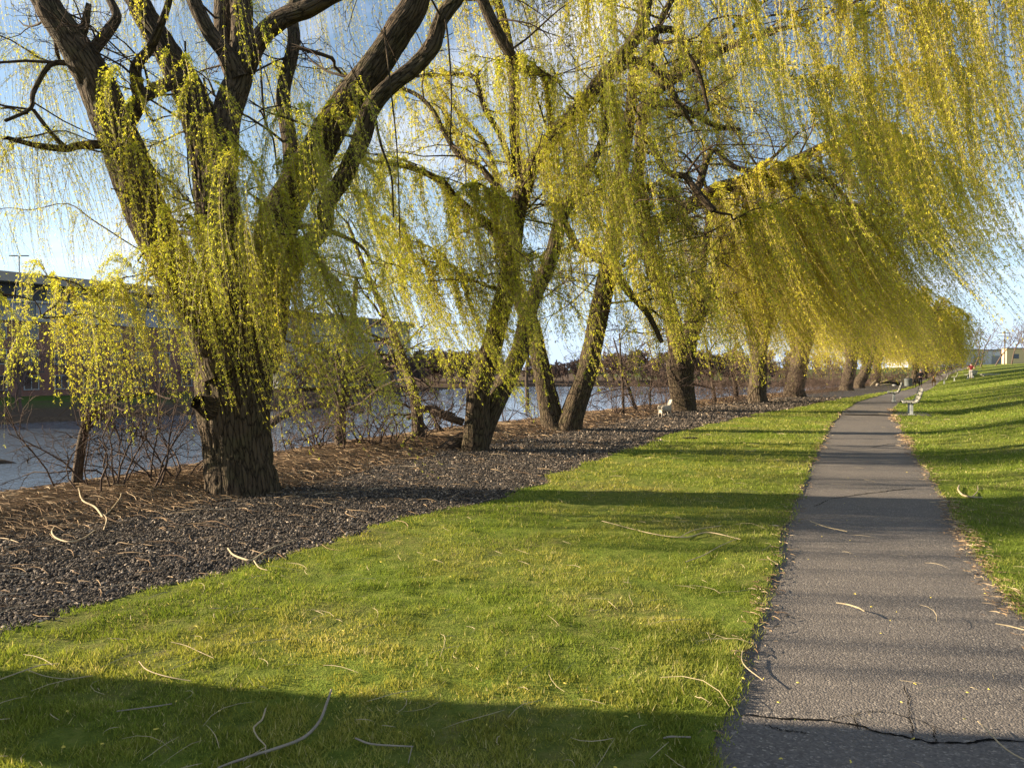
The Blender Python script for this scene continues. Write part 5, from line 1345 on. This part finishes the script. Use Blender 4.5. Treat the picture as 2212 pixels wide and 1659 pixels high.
def dog(loc, rz, label, m, s, headup=.12):
    root = empty('dog', loc, rz); tag(root, label, 'dog')
    V = [(-.30, 0, .50), (-.12, 0, .49), (.08, 0, .475), (.24, 0, .49), (.36, 0, .58), (.46, 0, .60 + headup), (.55, 0, .60 + headup), (.66, 0, .565 + headup)]
    E = [(i, i + 1) for i in range(7)]; R = [(.10, .10), (.095, .10), (.12, .14), (.11, .13), (.075, .08), (.08, .08), (.055, .055), (.036, .035)]
    def leg(chain, rr, at):
        b = len(V); V.extend(chain); E.append((at, b)); [E.append((b + i, b + i + 1)) for i in range(len(chain) - 1)]; R.extend(rr)
    for sg, ph in ((-1, .05), (1, -.05)):
        leg([(.22, sg * .10, .38), (.20 + ph, sg * .10, .22), (.22 + ph * 1.6, sg * .10, .04), (.27 + ph * 1.6, sg * .10, .025)], [.055, .034, .026, .03], 3)
        leg([(-.28, sg * .10, .40), (-.20 - ph, sg * .10, .30), (-.34 - ph, sg * .10, .17), (-.32 - ph, sg * .10, .04), (-.27 - ph, sg * .10, .025)], [.075, .05, .028, .024, .03], 0)
    b = len(V); V += [(-.42, 0, .55), (-.55, 0, .62), (-.66, 0, .74)]; E += [(0, b), (b, b + 1), (b + 1, b + 2)]; R += [.035, .03, .018]
    skin('body', [tuple(np.array(v) * s) for v in V], E, [tuple(np.array(r) * s) if isinstance(r, tuple) else r * s for r in R], M[m], root)
    for sg in (-1, 1): MB().add([(p[0] * s, p[1] * s, p[2] * s) for p in [(.42, sg * .06, .67 + headup), (.48, sg * .085, .66 + headup), (.44, sg * .115, .55 + headup), (.40, sg * .085, .60 + headup), (.43, sg * .10, .65 + headup)]], [(0, 1, 4), (1, 2, 4), (2, 3, 4), (3, 0, 4), (0, 3, 2, 1)]).build('ear', M[m], root)
    MB().box((.69 * s, 0, (.57 + headup) * s), (.03, .035, .03)).build('nose', M['blackcloth'], root)
    for sg in (-1, 1): MB().box((.545 * s, sg * .055 * s, (.635 + headup) * s), (.015, .012, .015)).build('eye', M['blackcloth'], root)
    return root
g = G(1975, 836); dog(tuple(g), rad(60), 'black dog walking close beside the person in black', 'blackfur', 1.25)
g = G(2017, 834); dog(tuple(g), rad(-118), 'tan dog facing the viewer by the bench', 'tanfur', 1.3)
# ------------------------------------------------------------------ bin, stump, driftwood and sacks
g = G(1962, 834)
bn = empty('litter_bin', tuple(g)); bn.scale = (1.1, 1.1, .85); tag(bn, 'squat grey litter bin at the path side by the black dog', 'bin')
def lathe(prof, n=18):
    V = [(r * math.cos(a), r * math.sin(a), z) for r, z in prof for a in np.linspace(0, 2 * math.pi, n, endpoint=False)]
    return V, [(i * n + j, i * n + (j + 1) % n, (i + 1) * n + (j + 1) % n, (i + 1) * n + j) for i in range(len(prof) - 1) for j in range(n)]
MB().add(*lathe([(.34, 0), (.36, .05), (.38, .8), (.40, .82), (.40, .88)])).build('body', M['binpaint'], bn, smooth=True)
MB().add(*lathe([(.41, .885), (.40, .96), (.28, 1.05), (.02, 1.08)])).build('lid', M['darkgrey'], bn, smooth=True)
g = G(1951, 832)
v, f = lathe([(.34, -.1), (.28, .05), (.24, .3), (.22, .95), (.20, 1.05), (.0, 1.0)]); mb = MB(); mb.add([(x + .03 * math.sin(z * 5), y, z + .08 * math.sin(3 * math.atan2(y, x)) * (z > .9)) for x, y, z in v], f)
tag(mb.build('tree_stump', M['deadwood'], smooth=True, loc=(0, 0, 0)), 'pale upright broken stump left of the grey bin', 'stump').location = tuple(g)
for i, (pl, lab) in enumerate([([(1893, 830, 5), (1910, 826, 6), (1925, 821, 5), (1934, 819, 3)], 'pale driftwood log leaning up left of the black heap'), ([(1900, 833, 4), (1915, 831, 5), (1932, 832, 4)], 'pale driftwood log lying flat before the black heap'), ([(1938, 826, 6), (1950, 822, 7), (1962, 815, 5)], 'thick pale log slanting up right of the black heap'), ([(1880, 834, 2), (1886, 828, 3), (1892, 822, 2)], 'thin pale stick standing up by the last dark trunk')]):
    g = G(pl[0][0], pl[0][1]); log('driftwood', pl, g[1], g[1] + .4, lab, 'driftwood', n=10, m='deadwood', seed=20 + i)
g = G(1925, 832); rng = np.random.default_rng(9); iv, fc = ico()
def lump(name, c, size, m, label, cat, seed):
    import bmesh
    bm = bmesh.new(); bmesh.ops.create_icosphere(bm, subdivisions=3, radius=1)
    for v in bm.verts:
        f = 1 + .35 * (fbm(v.co.x * 2 + seed, v.co.y * 2 + v.co.z * 1.7, seed) - .5) * 2
        v.co = Vector((v.co.x * size[0] * f, v.co.y * size[1] * f, max(v.co.z, -.5) * size[2] * f))
    me = bpy.data.meshes.new(name); bm.to_mesh(me); bm.free(); me.materials.append(M[m]); [setattr(p, 'use_smooth', True) for p in me.polygons]
    o = link(name, me); o.location = (c[0], c[1], c[2] + size[2] * .4); return tag(o, label, cat)
lump('black_heap', g, (1.3, .7, .30), 'blackcloth', 'long black heap lying among the driftwood', 'heap', 3)
g = G(1932, 833.5); lump('white_sack', g, (.22, .2, .13), 'palecloth', 'small white sack on the ground before the black heap', 'sack', 5)
g = G(1896, 833.5); lump('pale_sack', g, (.2, .2, .2), 'greywood', 'pale crumpled sack at the left end of the driftwood', 'sack', 8)
g = G(1490, 948)
dg_ = MB(); dg_.box((g[0], g[1], g[2] + .012), (.36, .16, .03)); 
for k in range(6): dg_.box((g[0] - .14 + k * .056, g[1], g[2] + .033), (.018, .14, .012))
tag(dg_.build('drain_cover', M['blackcloth'], loc=tuple(g), bevel=.004), 'flat black strip let into the lawn before the white chair', 'drain cover')

# ------------------------------------------------------------------ single fallen branches
def stick(paths, m, label, seed, lift=.02, name='fallen_stick'):
    parts = []; g0 = None
    for pl in paths:
        pts = []; rr = []
        for (x, y, w) in pl:
            g = G(x, y); r = w * .62 / 2 * g[1] / F2
            pts.append(g + np.array([0, 0, lift + r * .6])); rr.append(r)
        if g0 is None: g0 = pts[0]
        parts.append(tube(np.array(pts), np.array(rr), 8, .03, .16, seed))
    v, f, b = merge(parts)
    return tag(np_mesh(name, v, f, M[m], None, {'bark': b}, smooth=True, loc=g0), label, 'stick', 'fallen sticks under the willows')
ST = [
 ([[(716, 1500, 7), (706, 1530, 9), (690, 1570, 10), (655, 1606, 11), (600, 1628, 11), (560, 1640, 10), (500, 1660, 9), (470, 1672, 8)]], 'greywood', 'long thick curved grey stick in the shaded lawn, at the bottom edge'),
 ([[(574, 1540, 6), (566, 1565, 7), (548, 1582, 7), (558, 1606, 6), (574, 1622, 5), (574, 1640, 4)], [(574, 1625, 4), (548, 1640, 4), (525, 1655, 3)]], 'deadwood', 'kinked pale forked stick left of the long curved one'),
 ([[(768, 1606, 7), (800, 1618, 8), (850, 1622, 7), (893, 1624, 6)], [(890, 1624, 4), (882, 1660, 3)]], 'greywood', 'short thick pale stick in the shaded lawn, right of the long curved one'),
 ([[(492, 1190, 5), (505, 1205, 7), (535, 1216, 8), (548, 1214, 7), (575, 1196, 6), (605, 1182, 4), (640, 1172, 3)], [(548, 1216, 5), (560, 1232, 4), (578, 1238, 3)]], 'deadwood', 'bright forked branch lying over the edge of gravel and lawn'),
 ([[(118, 1142, 4), (112, 1155, 6), (122, 1168, 6), (150, 1176, 6), (180, 1168, 5), (206, 1150, 4)]], 'deadwood', 'pale hook-shaped branch on the gravel, left of the massive willow'),
 ([[(170, 1060, 4), (178, 1085, 5), (205, 1100, 6), (222, 1122, 6)], [(222, 1120, 5), (236, 1110, 4), (258, 1082, 3), (262, 1070, 3)], [(224, 1150, 4), (230, 1125, 5), (215, 1110, 3)]], 'deadwood', 'branched pale twig on the mulch, above the hook-shaped branch'),
 ([[(1806, 1309, 4), (1830, 1313, 5), (1856, 1321, 5), (1868, 1328, 4)]], 'deadwood', 'single pale twig lying in the middle of the path'),
 ([[(2112, 1568, 4), (2135, 1590, 5), (2160, 1618, 5), (2190, 1640, 5), (2230, 1660, 5)]], 'deadwood', 'thin pale withy lying over the path crack at the right'),
 ([[(1604, 1415, 4), (1602, 1432, 4), (1612, 1450, 4), (1648, 1478, 3)]], 'deadwood', 'yellowish withy over the left edge of the path'),
 ([[(2072, 1052, 4), (2070, 1062, 6), (2080, 1074, 7), (2100, 1078, 6), (2122, 1079, 3)], [(2100, 1078, 4), (2112, 1064, 3), (2112, 1052, 2)]], 'deadwood', 'bright curled branch on the lawn right of the path'),
 ([[(1433, 1606, 6), (1450, 1602, 8), (1492, 1604, 7)]], 'greywood', 'short dark stick in the shaded grass left of the path'),
 ([[(252, 1546, 4), (300, 1540, 5), (345, 1534, 5), (372, 1530, 4)]], 'greywood', 'straight thin stick in the shadow on the lawn, far from the path'),
 ([[(300, 1437, 3), (318, 1456, 4), (360, 1470, 4), (412, 1480, 3)]], 'deadwood', 'thin curved withy at the upper edge of the near shadow'),
 ([[(-5, 1478, 4), (40, 1462, 4), (90, 1445, 4), (130, 1442, 3)], [(60, 1456, 3), (100, 1470, 3), (150, 1475, 3), (200, 1468, 2)]], 'deadwood', 'yellowish forked withy at the left end of the near shadow'),
 ([[(1300, 1130, 2), (1410, 1158, 3), (1480, 1166, 4), (1530, 1155, 3), (1600, 1170, 3)], [(1470, 1165, 3), (1500, 1150, 3), (1560, 1140, 2)], [(1480, 1220, 3), (1520, 1205, 4), (1555, 1185, 3), (1590, 1170, 2)]], 'deadwood', 'tangle of pale withies on the sunlit lawn beside the path'),
 ([[(1750, 1130, 3), (1785, 1143, 4), (1830, 1153, 3)]], 'deadwood', 'pale straight withy near the left edge of the path, middle distance'),
 ([[(370, 1395, 3), (400, 1402, 3), (435, 1418, 3), (462, 1430, 2)]], 'deadwood', 'curved pale withy on sunlit lawn at the left'),
 ([[(2150, 1355, 4), (2180, 1360, 5), (2225, 1372, 4)]], 'deadwood', 'yellow withy at the right edge of the path'),
]
for i, (p_, m_, lab) in enumerate(ST): stick(p_, m_, lab, 700 + i)
